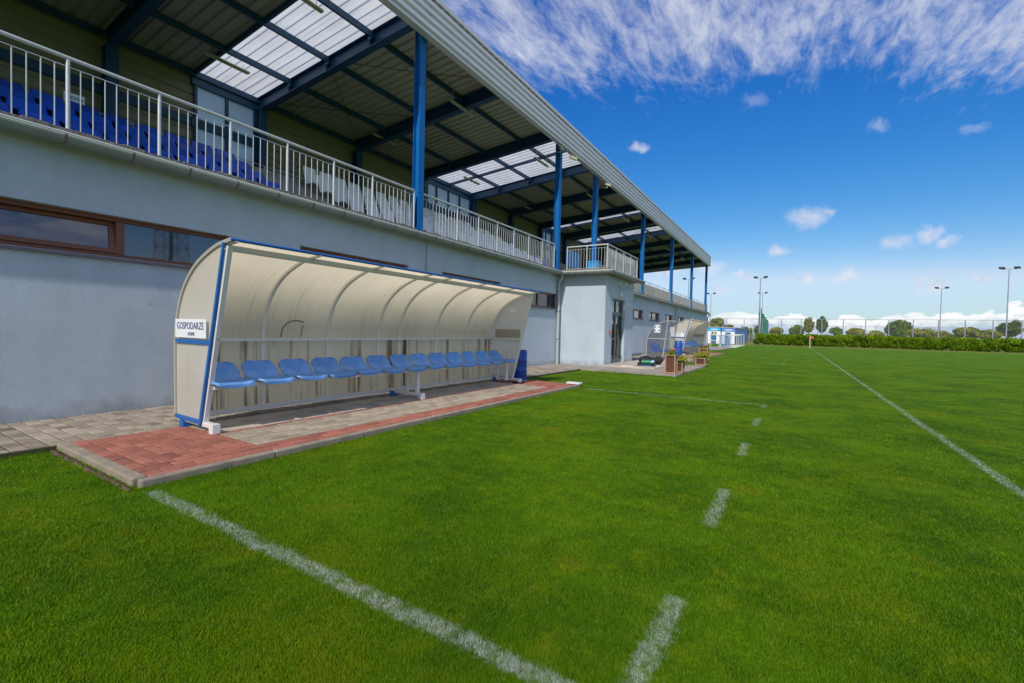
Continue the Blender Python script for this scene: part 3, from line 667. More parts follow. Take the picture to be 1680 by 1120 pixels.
# slab edge, gutters
mb = MB()
def rough_edge(x0, x1, y0, y1, z0, z1, axis='y'):
    a, b2 = (y0, y1) if axis == 'y' else (x0, x1); p = a
    while p < b2-1e-6:
        q = min(p+.22, b2); dz_ = random.uniform(-.012, .012); do = random.uniform(-.012, .012)
        if axis == 'y': mb.box((x0, p, z0), (x1+do, q, z1+dz_))
        else: mb.box((p, y0+do, z0), (q, y1, z1+dz_))
        p = q
rough_edge(-7.62, -7.165, Y0, 14.75, 3.272, 3.385); rough_edge(-7.62, -5.40, 14.75, 18.35, 3.202, 3.37); rough_edge(-7.62, -7.165, 18.36, Y1, 3.272, 3.345)
rough_edge(-7.62, -5.40, -11, -7.6, 3.204, 3.36)
P(mb, 'terrace_slab_edge', EDGE)
def gutter(pts, r=.085, straps=True):
    """half-round gutter along a polyline in plan (x, y), z of rim"""
    G = MB(); RIM = MB(); n = 12
    pts = [Vector(p) for p in pts]
    segs = []
    for i, p in enumerate(pts):
        if i == 0: d_ = (pts[1]-p).normalized(); nrm = Vector((d_.y, -d_.x, 0)); k = 1
        elif i == len(pts)-1: d_ = (p-pts[i-1]).normalized(); nrm = Vector((d_.y, -d_.x, 0)); k = 1
        else:
            d1 = (p-pts[i-1]).normalized(); d2 = (pts[i+1]-p).normalized(); n1 = Vector((d1.y, -d1.x, 0)); n2 = Vector((d2.y, -d2.x, 0)); nrm = (n1+n2).normalized(); k = 1/max(.3, nrm.dot(n1))
        segs.append((p, nrm*k))
    for p, nr in segs:
        for j in range(n+1):
            a = math.pi*j/n; G.v.append(tuple(p + nr*math.cos(a)*r*1.0 + Vector((0, 0, -math.sin(a)*r*1.15))))
    for i in range(len(segs)-1):
        for j in range(n): G.f.append((i*(n+1)+j, i*(n+1)+j+1, (i+1)*(n+1)+j+1, (i+1)*(n+1)+j)); G.mi.append(0)
    g_ = P(G, 'gutter', ZINC, smooth=True, solid=.004)
    RIM.tube([p + nr*(r+.004) + Vector((0, 0, .004)) for p, nr in segs], .012, 8)
    sub(RIM.build('gutter_rim', ZINCRIM, smooth=True), g_)
    if straps:
        for i in range(len(segs)-1):
            p, q = segs[i][0], segs[i+1][0]; L_ = (q-p).length; d_ = (q-p).normalized(); nr = Vector((d_.y, -d_.x, 0)); s_ = .3
            while s_ < L_:
                B = MB(); c0 = p+d_*s_
                path = [c0 + nr*math.cos(a)*(r+.004)+Vector((0, 0, -math.sin(a)*(r*1.15+.004))) for a in [math.pi*j/10 for j in range(11)]]
                for u, v in zip(path, path[1:]): B.bar(u, v, .022, .006, upv=(0, 0, 1) if abs((v-u).normalized().z) < .7 else nr)
                sub(B.build('gutter_bracket', SILL), g_); s_ += .62
gutter([(-7.10, -24, 3.30), (-7.10, 14.64, 3.28), (-5.29, 14.64, 3.27), (-5.29, 18.45, 3.25)])
gutter([(-7.10, 18.50, 3.24), (-7.10, Y1+.1, 3.19)])
def downpipe(x, y, ztop):
    D = MB(); D.tube([(-7.10, y-.02, ztop), (-7.10, y, ztop-.10), (x, y+.06, ztop-.30), (x, y+.06, ztop-.5), (x, y+.06, .05)], .055, 12)
    o = P(D, 'downpipe', mat('pale_zinc_pipe', (.42, .47, .46), .5, .2), smooth=True)
    for z in (.9, 1.9, 2.6): sub(MB().tube([(x, y+.06, z-.012), (x, y+.06, z+.012)], .062, 12).build('pipe_clip', SILL), o)
downpipe(WX+.07, 14.72, 3.22); downpipe(WX+.07, 33.6, 3.12); downpipe(WX+.07, 47.25, 3.1)
c_ = MB(); c_.tube([(-7.305, 7.95, .3+2.9), (-7.318, 7.93, 2.9), (-7.318, 7.93, 2.45)], .006, 6); P(c_, 'lightning_cable', SILL)

# terrace steps
ROWX, RD, RH, F0 = -8.12, .60, .315, 3.38
mb = MB(); mb.box((ROWX-RD, Y0, 3.2), (-7.6, 17.9, F0-.005)); mb.box((-7.6, 15.3, 3.21), (-5.65, 18.0, F0-.006)); mb.box((ROWX-RD, 17.9, 3.2), (-7.6, Y1-.3, F0-.005))
for i in range(5):
    xa = ROWX-RD*(i+1); z = F0+RH*(i+1); mb.box((xa-RD if i < 4 else -13.75, Y0, F0-.3), (xa, Y1-.3, z-.0))
P(mb, 'terrace_steps', CONCRETE)
mb = MB()   # half-height stair blocks in the aisle
for y0 in (5.62,):
    for i in range(5): mb.box((ROWX-RD*(i+1), y0, F0+RH*i-.02), (ROWX-RD*(i+1)+.30, y0+1.2, F0+RH*i+RH/2))
P(mb, 'aisle_stairs', CONCRETE)
# back wall cladding (horizontal ribs), clerestory and beams
BWX = -13.85; clear = [(5.92, 7.5), (14.72, 18.0), (25.2, 26.8)]
def ribs(z0, z1, x): 
    pr = []; z = z0
    while z < z1-.01:
        for dz_, do in ((0, 0), (.16, 0), (.185, -.03), (.215, -.03)): 
            if z+dz_ < z1: pr.append((x+do, z+dz_))
        z += .24
    pr.append((x, z1)); return pr
mb = MB(); y = Y0
for (a, b_) in clear+[(Y1-1.2, Y1)]:
    mb.strip(ribs(4.9, 7.95, BWX), 'y', y, a); y = b_
P(mb, 'back_cladding', CLAD, fixn=False, solid=.01)
for (a, b_) in clear:
    n_ = max(2, round((b_-a)/.85)); fr = MB()
    for z0, z1 in ((7.52, 7.93), (6.42, 6.65), (5.52, 5.66)): fr.box((BWX-.03, a-.1, z0), (BWX+.10, b_+.1, z1))
    for i in range(n_+1): yy = a+(b_-a)*i/n_; fr.box((BWX-.02, yy-.035, 4.96), (BWX+.08, yy+.035, 7.6))
    cw = P(fr, 'clerestory_window', BLUED)
    for i in range(n_):
        ya, yb = a+(b_-a)*i/n_+.035, a+(b_-a)*(i+1)/n_-.035
        for z0, z1 in ((5.66, 6.42), (6.65, 7.52)): sub(MB().box((BWX, ya, z0), (BWX+.01, yb, z1)).build('pane', PANEW), cw)
mb = MB(); mb.box((BWX+.03, Y0, 6.42), (BWX+.09, 5.8, 6.64)); mb.box((BWX+.03, 18.2, 6.42), (BWX+.09, Y1-1.2, 6.60)); mb.box((BWX+.03, 7.7, 5.4), (BWX+.07, 14.5, 5.5)); P(mb, 'back_beam', BLUED)
# columns, rafters, purlins
def ibeam_v(mb, x, y, z0, z1, w=.175, d=.185):
    mb.box((x+d/2-.016, y-w/2, z0), (x+d/2, y+w/2, z1)); mb.box((x-d/2, y-w/2, z0), (x-d/2+.016, y+w/2, z1)); mb.box((x-d/2+.016, y-.008, z0), (x+d/2-.016, y+.008, z1))
zb = lambda x: 7.50+.078*(x+13.7)
CX = -7.30
for y in (-20.4, -13.4, -6.4, .6, 7.6, 14.6, 18.1, 25.1, 32.1, 39.1, 46.1):
    mb = MB(); ibeam_v(mb, CX, y, F0-.02 if y < 18.5 else 3.36, 8.0); mb.box((CX-.16, y-.16, F0-.03), (CX+.14, y+.16, F0+.02))
    P(mb, 'column', BLUE)
RY = [-23.9+3.5*i for i in range(21)]
for y in RY:
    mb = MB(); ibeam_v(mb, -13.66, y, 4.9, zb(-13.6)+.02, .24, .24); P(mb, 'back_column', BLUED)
    mb = MB(); xa, xb = -13.78, -7.02
    for z0, z1, w in ((0, .018, .20), (.342, .36, .20), (.018, .342, .012)):
        vs = []
        for x in (xa, xb):
            for yy, zz in ((y-w/2, z0), (y+w/2, z0), (y+w/2, z1), (y-w/2, z1)): vs.append((x, yy, zb(x)+zz))
        mb.add(vs, [(0, 1, 2, 3), (7, 6, 5, 4), (0, 4, 5, 1), (1, 5, 6, 2), (2, 6, 7, 3), (3, 7, 4, 0)])
    for x in (-8.83, -10.46, -12.1): mb.box((x-.05, y-.10, zb(x)+.02), (x-.04, y+.10, zb(x)+.34)); mb.box((x-.07, y-.11, zb(x)+.16), (x+.07, y-.10, zb(x)+.36)); 
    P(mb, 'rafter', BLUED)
for x in (-7.12, -8.83, -10.46, -12.1, -13.72):
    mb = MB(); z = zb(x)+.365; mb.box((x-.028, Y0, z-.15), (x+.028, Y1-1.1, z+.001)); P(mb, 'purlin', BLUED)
# roof sheets: trapezoid ribs running down the slope
trans = [(5.87, 7.58), (14.62, 18.08), (25.12, 26.85), (30.4, 32.08), (39.12, 40.85)]
def sheet(y0, y1, name, m, z_off=.0):
    mb = MB(); pr = []; y = y0; per = .25; prof = ((0, 0), (.13, 0), (.155, .045), (.225, .045)) if m is ROOFU else ((0, 0), (.15, 0), (.17, .018), (.23, .018))
    while y < y1-1e-6:
        for dy_, dz_ in prof:
            if y+dy_ < y1: pr.append((y+dy_, dz_))
        y += per
    pr.append((y1, 0)); n = len(pr); zz = lambda x: zb(x)+.372
    for x in (-14.0, -6.98):
        for (yy, dz_) in pr: mb.v.append((x, yy, zz(x)+dz_+z_off))
    mb.f = [(i, i+1, i+1+n, i+n) for i in range(n-1)]; mb.mi = [0]*(n-1)
    return P(mb, name, m, fixn=False)
y = Y0
for (a, b_) in trans+[(Y1-1.1, 0)]:
    o = sheet(y, a, 'roof_sheet', ROOFU); 
    if b_: sheet(a, b_, 'skylight', SKYL)
    y = b_
for a in (5.87, 16.35, 26.85, 30.4, 40.85):
    mb = MB(); vs = []
    for x in (-13.8, -7.05):
        for yy, zz in ((a-.03, .26), (a+.03, .26), (a+.03, .371), (a-.03, .371)): vs.append((x, yy, zb(x)+zz))
    mb.add(vs, [(0, 1, 2, 3), (7, 6, 5, 4), (0, 4, 5, 1), (1, 5, 6, 2), (2, 6, 7, 3), (3, 7, 4, 0)]); P(mb, 'skylight_edge_bar', BLUED)
# fascia: four flat bands between grooves, capped, wrapping the far corner
pr = [(-7.16, 7.60), (-7.01, 7.60), (-7.00, 7.61), (-7.00, 7.635), (-7.035, 7.65), (-7.035, 7.705)]
z = 7.705
for i in range(4):
    pr += [(-6.985, z+.03), (-6.985, z+.115), (-7.035, z+.14), (-7.035, z+.175)]; z += .175
pr += [(-6.975, z+.02), (-6.975, z+.11), (-7.04, z+.12), (-7.16, z+.10)]
FZ = z+.12
mb = MB(); mb.strip(pr, 'y', Y0, 46.35); P(mb, 'fascia', FASC, fixn=False, solid=.006)
mb = MB(); mb.strip([(-7.0, 7.6), (-7.0, FZ)], 'y', 46.30, 46.31)
mb.v = []; mb.f = []; mb.mi = []
mb.add([(-7.0, 46.34, 7.62), (-14.0, 46.34, 7.2), (-14.0, 46.34, 8.0), (-7.0, 46.34, FZ)], [(0, 1, 2, 3)]); P(mb, 'end_fascia', FASC, solid=.01)
for (ya, yb) in ((7.6, 11.1), (28.6, 32.1)):
    for (xa, xb) in ((-7.1, -10.4), (-10.5, -13.6)):
        for s_ in (0, 1):
            p = Vector((xa, ya if s_ else yb, zb(xa)+.28)); q = Vector((xb, yb if s_ else ya, zb(xb)+.28)); mid = (p+q)/2-Vector((0, 0, .05))
            mb = MB(); mb.tube([p, mid, q], .009, 6); dd = (q-p).normalized(); mb.tube([mid-dd*.09, mid+dd*.09], .022, 8); P(mb, 'brace_rod', DARK)
mb = MB(); mb.tube([(-13.5, 7.8, 6.2), (-13.4, 10.9, 4.95)], .010, 6); P(mb, 'brace_rod', DARK)
# railings of the terrace
def railing(pts, name='railing', infill=True, mid=False, h0=F0, h1=4.24, spacing=.9, start=None, r=.024, bsp=.108):
    rl = MB(); pts = [Vector((*p, 0)) for p in pts]
    rl.tube([p+Vector((0, 0, h1)) for p in pts], r, 12); hr = P(rl, name, GALVP, smooth=True)
    for i in range(len(pts)-1):
        p, q = pts[i], pts[i+1]; L_ = (q-p).length; d_ = (q-p).normalized(); n_ = max(1, round(L_/spacing)); sp = L_/n_
        for k in range(n_+(1 if i == len(pts)-2 else 0)):
            c = p+d_*sp*k
            sub(MB().tube([c+Vector((0, 0, h0-.1)), c+Vector((0, 0, h1-.01))], .021, 10).build('post', GALVP, smooth=True), hr)
        for k in range(n_):
            if not infill: continue
            B = MB(); c0 = p+d_*sp*k; B.bar(c0+Vector((0, 0, h1-.10)), c0+d_*sp+Vector((0, 0, h1-.10)), .012, .008); B.bar(c0+Vector((0, 0, h0+.03)), c0+d_*sp+Vector((0, 0, h0+.03)), .012, .008)
            nb = max(1, round(sp/bsp)); 
            for j in range(1, nb): c = c0+d_*sp*j/nb; B.tube([c+Vector((0, 0, h0-.06)), c+Vector((0, 0, h1-.10))], .0065, 6, cap=False)
            sub(B.build('bar_infill', GALVP), hr)
    return hr
railing([(-7.29, -7.2), (-7.29, 7.2)])
railing([(-7.29, 7.2), (-7.29, 7.47)], spacing=.3)
railing([(-7.29, 8.1), (-7.29, 14.4)])
railing([(-7.29, 7.75), (-7.29, 8.1)], spacing=.3)
railing([(-7.0, 14.86), (-5.50, 14.86), (-5.50, 18.25)], h1=4.18, spacing=.88)
# ribbed screen inside the bay rail, and ribbed parapet along the far terrace
def vsheet(x, y0, y1, z0, z1, name, m):
    mb = MB(); pr = []; y = y0
    while y < y1-.01:
        for dy_, do in ((0, 0), (.07, 0), (.085, .02), (.125, .02)): 
            if y+dy_ < y1: pr.append((x+do, y+dy_))
        y += .14
    pr.append((x, y1)); mb.strip(pr, 'z', z0, z1); return P(mb, name, m, fixn=False, solid=.004)
SCREEN = mat('grey_ribbed_sheet', (.36, .355, .34), .6, .2, var=.1, vscale=3, stretch=(1, 1, .2), c2=(.24, .22, .19), c2lo=.5, c2hi=.75, c2scale=2)
vsheet(-5.60, 14.95, 18.2, 3.42, 4.10, 'ribbed_screen', SCREEN)
vsheet(-7.33, 18.4, Y1, 3.30, 3.98, 'ribbed_parapet', SCREEN)
railing([(-7.36, 18.5), (-7.36, Y1)], infill=False, h0=3.9, h1=4.13, spacing=1.75, r=.017)
hr = railing([(-13.45, -2), (-13.45, 14)], h0=4.96, h1=5.85, spacing=1.6, r=.015, bsp=.2)

# ------------------------------------------------------------------ stand seats
def seat_mesh(name, w, depth, backh, m, lean=.12, wing=.05, frontdrop=.035, thick=.012, roundb=1.0):
    """one-piece bucket shell; local +x is forward, origin at rear underside"""
    prof = [(depth, -frontdrop), (depth-.02, -.008), (depth-.07, .0), (depth*.6, -.010), (depth*.32, -.006), (depth*.16, .008), (depth*.06, .035), (.0, .09), (-lean*.35, backh*.45), (-lean*.7, backh*.75), (-lean*.92, backh*.93), (-lean, backh)]
    wid = [.80, .93, 1.0, 1.0, .98, .96, .96, .98, .99, .93, .76, .44]
    if roundb < 1: wid[-1] = .78; wid[-2] = .93
    mb = MB(); nu = 10; top = []
    for (x, z), ww in zip(prof, wid):
        for k in range(nu+1):
            s_ = 2*k/nu-1; e_ = abs(s_)**3*(1 if z < backh*.6 else .3)
            top.append((x+e_*wing*.5, s_*w/2*ww, z+e_*wing*.35))
    n = len(prof)
    mb.add(top, [(j*(nu+1)+k, j*(nu+1)+k+1, (j+1)*(nu+1)+k+1, (j+1)*(nu+1)+k) for j in range(n-1) for k in range(nu)])
    # rolled rim
    rim = [top[k] for k in range(nu+1)]+[top[j*(nu+1)+nu] for j in range(1, n)]+[top[(n-1)*(nu+1)+k] for k in range(nu-1, -1, -1)]+[top[j*(nu+1)] for j in range(n-2, 0, -1)]
    N = len(rim); c = len(mb.v)
    low = [(x*1.0+.001, y*1.01, z-.014) for x, y, z in rim]
    mb.add(rim+low, [(i, (i+1) % N, (i+1) % N+N, i+N) for i in range(N)])
    o = mb.build(name, m, smooth=True, solid=thick); return o
ordn = ['first', 'second', 'third', 'fourth', 'fifth', 'sixth', 'seventh', 'eighth', 'ninth', 'tenth', 'eleventh', 'twelfth', 'thirteenth', 'fourteenth', 'fifteenth', 'sixteenth']
rown = ['front row', 'second row', 'third row', 'fourth row', 'top row']
pB = seat_mesh('stand_seat', .43, .36, .30, SEATN, roundb=.5); pW = seat_mesh('stand_seat', .39, .36, .50, SEATW, lean=.10, roundb=.5)
usedB = usedW = False
def put_seat(blue, x, y, z, lab, grp):
    global usedB, usedW
    src_ = pB if blue else pW
    if (usedB if blue else usedW): o = src_.copy(); col.objects.link(o)
    else: o = src_
    if blue: usedB = True
    else: usedW = True
    o.location = (x, y, z); o.rotation_euler = (0, R(random.uniform(-2, 2)), R(random.uniform(-2, 2))); tag(o, lab, 'stadium seat', grp)
for r_ in range(5):
    x = ROWX-RD*r_-.32; z = F0+RH*r_+.10
    for j in range(9):
        y = 5.28-.475*j
        put_seat(True, x, y, z, f'blue plastic stand seat in the {rown[r_]}, {ordn[j]} to the left of the stairs', 'blue seats on the near terrace')
    for j in range(15):
        y = 7.35+.482*j
        if y < 14.3: put_seat(False, x, y, z+.07, f'white plastic stand seat in the {rown[r_]}, {ordn[j]} to the right of the stairs', 'white seats on the terrace')
    for j in range(2): put_seat(False, x, 14.95+.5*j, z+.02, f'white stand seat in the {rown[r_]} behind the balcony railing, {("nearer", "farther")[j]} of the two', 'white seats behind the balcony')
    for j in range(3):
        if r_ < 3: put_seat(True, x, 16.3+.5*j, z, f'blue stand seat, {rown[r_]} behind the balcony railing, {ordn[j]} from the white seats', 'blue seats behind the balcony')

# text on signs
def text(body, size, m, parent, T, name='lettering', sx=1., bold=.0):
    cu = bpy.data.curves.new('txt', 'FONT'); cu.body = body; cu.size = size; cu.extrude = .001; cu.align_x = 'CENTER'; cu.align_y = 'CENTER'; cu.offset = bold; cu.resolution_u = 2
    o = bpy.data.objects.new('txt', cu); col.objects.link(o); dg = bpy.context.evaluated_depsgraph_get(); dg.update()
    me = bpy.data.meshes.new_from_object(o.evaluated_get(dg)); bpy.data.objects.remove(o); me.materials.append(m)
    me.transform(T @ Matrix.Diagonal((sx, 1, 1, 1))); o = bpy.data.objects.new(name, me); col.objects.link(o)
    if parent: o.parent = parent
    return o
def frameT(origin, xdir, ydir):
    x_, y_ = Vector(xdir).normalized(), Vector(ydir).normalized(); z_ = x_.cross(y_)
    m_ = Matrix((x_, y_, z_)).transposed().to_4x4(); m_.translation = Vector(origin); return m_
sg = empty('sector_sign', (-11.2, 2.85, 5.1), 0, 'small white sector sign standing behind the blue seats', 'sign')
MB().box((-.01, -.14, 0), (.01, .14, .17)).build('sign_plate', SIGNW, sg)
text('SEKTOR', .07, NAVY, sg, frameT((.013, 0, .085), (0, 1, 0), (0, 0, 1)), bold=.002)
MB().box((-.012, -.01, -.45), (-.002, .01, .0)).build('sign_stake', DARK, sg)

# roof lights, cameras, boards
def strip_light(x, y, lab):
    o = empty('strip_light', (x, y, 7.72), 0, lab, 'strip light', 'strip lights under the stand roof')
    b_ = MB(); b_.prism([(-.05, .0), (.05, .0), (.035, .05), (-.035, .05)], 'y', -.55, .55); b_.build('light_housing', CREAML, o, bevel=.006)
    t_ = MB(); t_.tube([(0, -.5, -.02), (0, .5, -.02)], .018, 8); t_.build('light_tube', mat('unlit_tube', (.55, .55, .48), .3) if 'unlit_tube' not in bpy.data.materials else bpy.data.materials['unlit_tube'], o)
    h_ = MB(); h_.tube([(0, -.4, .05), (0, -.4, zb(x)+.26-7.72)], .006, 6); h_.tube([(0, .4, .05), (0, .4, zb(x)+.26-7.72)], .006, 6); h_.build('hanger', GALVP, o)
near_words = ['nearest', 'second nearest', 'third nearest', 'fourth nearest', 'fifth nearest', 'sixth nearest']
for i, y in enumerate((5.4, 10.6, 15.6, 20.7, 26.0, 31.2, 36.4, 41.6)):
    w = near_words[i] if i < 6 else ('second farthest' if i == 6 else 'farthest')
    strip_light(-8.6, y+.1, f'{w} cream strip light of the row along the front of the roof')
    strip_light(-12.35, y+.6, f'{w} cream strip light of the row along the back of the roof')
def cctv(loc, aim, lab):
    o = empty('security_camera', loc, 0, lab, 'security camera', 'security cameras on the columns')
    d_ = Vector(aim).normalized(); c = MB(); c.bar(-d_*.13, d_*.15, .085, .085); c.bar(-d_*.12+Vector((0, 0, .05)), d_*.20+Vector((0, 0, .05)), .11, .012); c.build('camera_housing', CREAML, o, bevel=.01)
    MB().tube([d_*.15, d_*.165], .03, 12).build('lens', RUBBER, o)
    MB().tube([Vector((0, 0, -.04)), Vector((0, 0, -.13)), Vector((-.16, 0, -.13))], .016, 8).build('bracket', CREAML, o)
cctv((-6.98, 15.1, 7.42), (.9, .8, -.35), 'pale security camera at the top right of the second big column')
cctv((-7.05, 14.25, 7.50), (.2, -1, -.3), 'pale security camera at the top left of the second big column')
cctv((-6.98, 18.6, 7.45), (.9, .6, -.3), 'small pale security camera at the top of the third column by the balcony')
cctv((-7.05, 45.2, 7.15), (.1, -1, -.3), 'small dark security camera near the top of the last column')
o = MB().box((-9.1, 19.2, 4.2), (-9.02, 20.6, 4.95)).build('advert_board', LBLUE); tag(o, 'light blue upright board standing on the terrace behind the balcony rail', 'board')
wb = empty('terrace_bin', (-7.05, 17.55, F0), 0, 'light blue plastic bin standing in the corner of the railed balcony', 'bin')
b_ = MB(); b_.prism([(-.17, 0), (.17, 0), (.21, .62), (-.21, .62)], 'y', -.18, .18); b_.build('bin_body', LBLUE, wb, bevel=.02)
b_ = MB(); b_.box((-.22, -.2, .62), (.22, .2, .68)); b_.build('bin_lid', LBLUE, wb, bevel=.02)

# ------------------------------------------------------------------ dugouts
ARCH = [(-5.86, .17), (-5.875, .6), (-5.88, 1.02), (-5.85, 1.22), (-5.79, 1.40), (-5.70, 1.56), (-5.57, 1.70), (-5.40, 1.82), (-5.20, 1.91), (-5.0, 1.975), (-4.86, 2.0), (-4.70, 2.018)]
def fine_arch(A, k=4):
    # Catmull-Rom refinement so that the curve has no facets
    out = []
    for i in range(len(A)-1):
        p0, p1, p2, p3 = A[max(i-1, 0)], A[i], A[i+1], A[min(i+2, len(A)-1)]
        for j in range(k):
            t = j/k; out.append(tuple(.5*(2*b+(c-a)*t+(2*a-5*b+4*c-d)*t*t+(3*b-a-3*c+d)*t**3) for a, b, c, d in zip(p0, p1, p2, p3)))
    return out+[A[-1]]
ARCH = fine_arch(ARCH)
ribY = [0.03, .96, 1.92, 2.88, 3.35, 4.30, 5.25, 6.18]
dug_seat = None
def dugout(y0, lab, sign1, sign2, grp):
    global dug_seat
    o = empty('team_dugout', (-5.3, y0, ZP), 0, lab, 'dugout', grp)
    inv = Matrix.Translation((5.3, -y0, -ZP))
    def D(mb, name, m, **k):
        ob = mb.build(name, m, **k); ob.data.transform(inv); ob.parent = o; return ob
    def sb(ob, par): ob.data.transform(inv); ob.parent = par; return ob
    L_ = 6.2
    back = [(x, z) for x, z in ARCH if z <= 1.021]; can = [(x, z) for x, z in ARCH if z >= 1.019]
    canopy = MB(); 
    for i in range(len(ribY)-1): canopy.strip(can, 'y', y0+ribY[i], y0+ribY[i+1])
    D(canopy, 'canopy_panel', CREAM, smooth=True, fixn=False)
    bk = MB()
    for i in range(len(ribY)-1): bk.strip(back, 'y', y0+ribY[i], y0+ribY[i+1])
    D(bk, 'back_panel', STAIN, fixn=False)
    for yy in ribY:
        rb = MB(); inner = [Vector((x, y0+yy, z)) for x, z in ARCH]
        for p, q in zip(inner, inner[1:]): rb.bar(p+Vector((.022, 0, -.006)), q+Vector((.022, 0, -.006)), .04, .03, upv=(0, 1, 0) if False else (0, 0, 1))
        D(rb, 'rib', RIBM)
    # side panels
    fx = lambda z: -5.31+(z-.17)/(2.0-.17)*.46
    pts = [(x, z) for x, z in ARCH if x <= -4.84]
    poly = pts+[(fx(z), z) for z in (1.9, 1.5, 1.0, .6, .17)]
    for yy, nm in ((y0+.0, 'near'), (y0+L_+.03, 'far')):
        sp = MB(); sp.add([(x, yy, z) for x, z in poly], [tuple(range(len(poly)))]); D(sp, 'side_panel', CREAMS)
        tr = MB(); yo = yy-.012 if nm == 'near' else yy+.012
        tr.bar((fx(.12)+.012, yo, .12), (fx(2.0)+.01, yo, 2.0), .035, .022, upv=(0, 1, 0)); tr.bar((-5.86, yo-.001, .170), (fx(.12)+.03, yo-.001, .162), .02, .042); tr.bar((-5.86, yo+.001, 1.00), (fx(1.0), yo+.001, 1.0), .014, .035)
        D(tr, 'side_trim', DBLUE)
        ed = MB()
        for p, q in zip(ARCH, ARCH[1:]): ed.bar((p[0]-.008, yo+.004, p[1]+.004), (q[0]-.008, yo+.004, q[1]+.004), .02, .035, upv=(0, 0, 1))
        D(ed, 'arch_edge', BRUSH)
        for zz in (.35, .7, 1.15, 1.45): 
            pass
        po = MB(); yi = yy+.03 if nm == 'near' else yy-.03
        po.bar((fx(.12)+.035, yi, .15), (fx(2.0)+.03, yi, 1.97), .045, .05, upv=(0, 1, 0)); D(po, 'front_post', WHITE, bevel=.004)
        po = MB(); po.bar((-5.84, yi, 1.0), (fx(1.0)+.03, yi, 1.0), .03, .035); D(po, 'side_rail', WHITE)
    fr = MB(); fr.bar((-4.86, y0-.01, 1.955), (-4.86, y0+L_+.04, 1.955), .05, .06); D(fr, 'front_top_rail', BRUSH, bevel=.004)
    bt_ = MB(); bt_.tube([(-4.69, y0-.02, 2.018), (-4.69, y0+L_+.10, 2.018)], .017, 8); D(bt_, 'front_edge_tube', DBLUE, smooth=True)
    rr = MB(); rr.bar((-5.84, y0, 1.0), (-5.84, y0+L_, 1.0), .03, .035); D(rr, 'back_rail', WHITE)
    br_ = MB(); br_.bar((-5.83, y0, .145), (-5.83, y0+L_, .145), .05, .06); D(br_, 'base_rail', WHITE, bevel=.004)
    for k, yy in enumerate((y0+.03, y0+3.12, y0+L_-.02)):
        ft = MB(); ft.bar((-5.83, yy, .145), (-5.06, yy, .135), .06, .05); ft.box((-5.13, yy-.04, ZP), (-5.05, yy+.04, .162)); D(ft, 'foot_beam', WHITE, bevel=.005)
        bf = MB(); bf.box((-5.77, yy-.045, ZP-.01), (-5.68, yy+.045, .150)); D(bf, 'rear_foot', DBLUE, bevel=.004)
        if k == 2: D(MB().box((-5.22, yy-.09, ZP-.005), (-5.02, yy+.14, ZP+.035)), 'foot_pad', RUBBER, bevel=.01)
    bn = MB(); bn.bar((-5.17, y0+.05, .53), (-5.17, y0+L_-.3, .53), .05, .045); bn.bar((-5.40, y0+.05, .53), (-5.40, y0+L_-.3, .53), .05, .045)
    for yy in (.3, 3.12, L_-.35): bn.bar((-5.42, y0+yy, .53), (-5.15, y0+yy, .53), .03, .03)
    bench = D(bn, 'bench_frame', WHITE, bevel=.003)
    for yy in (3.12, L_-.40):
        D(MB().bar((-5.19, y0+yy, .15), (-5.19, y0+yy, .51), .055, .055), 'bench_leg', WHITE, bevel=.003)
        D(MB().bar((-5.42, y0+yy, .15), (-5.42, y0+yy, .51), .04, .04), 'bench_leg', WHITE)
    for i in range(13):
        if dug_seat is None: s_ = seat_mesh('seat', .42, .385, .20, SEATB, lean=.06, wing=.05); dug_seat = s_
        else: s_ = dug_seat.copy(); col.objects.link(s_)
        s_.parent = o; s_.matrix_parent_inverse = Matrix(); s_.location = (-.165, .24+.459*i, .57-ZP); s_.rotation_euler = (R(random.uniform(-.8, .8)), R(random.uniform(-2, 2)), R(random.uniform(-2.5, 2.5)))
    if y0 < 10:   # sagging arched patch seam on the second panel
        am = MB(); am.tube([(-5.865, 3.555, 1.03), (-5.855, 3.57, 1.14), (-5.83, 3.62, 1.22), (-5.82, 3.70, 1.255), (-5.82, 3.80, 1.255), (-5.835, 3.87, 1.235)], .007, 6); am.tube([(-5.865, 3.85, 1.03), (-5.84, 3.86, 1.2)], .006, 5); D(am, 'patch_seam', mat('seam_dirt', (.10, .075, .04), .8))
    # sign on the near side
    sp = MB(); sp.box((-5.83, y0-.034, 1.035), (-5.15, y0-.026, 1.235)); s_ = D(sp, 'sign', SIGNW, bevel=.002)
    T = frameT((-5.49+5.3, -.036, 1.16-ZP), (1, 0, 0), (0, 0, 1)); text(sign1, .108, NAVY, s_, T, sx=.86, bold=.0)
    T = frameT((-5.46+5.3, -.036, 1.075-ZP), (1, 0, 0), (0, 0, 1)); text(sign2, .054, NAVY, s_, T, sx=1.)
    # light and brown patches inside the far side panel
    sp = MB(); sp.box((-5.77, y0+L_+.012, 1.02), (-5.13, y0+L_+.020, 1.21)); D(sp, 'rear_of_far_sign', mat('sign_back', (.36, .31, .24), .6) if 'sign_back' not in bpy.data.materials else bpy.data.materials['sign_back'])
    sp = MB(); sp.box((-5.42, y0+L_+.010, 1.58), (-5.24, y0+L_+.018, 1.68)); D(sp, 'sticker', PAPER)
    return o
dugout(2.35, 'near team dugout with thirteen blue seats under a curved cream canopy, signed GOSPODARZE', 'GOSPODARZE', 'HOME', 'team dugouts beside the pitch')
dugout(26.0, 'far team dugout with curved cream canopy beyond the smoked medical shelter', 'GOŚCIE', 'GUESTS', 'team dugouts beside the pitch')

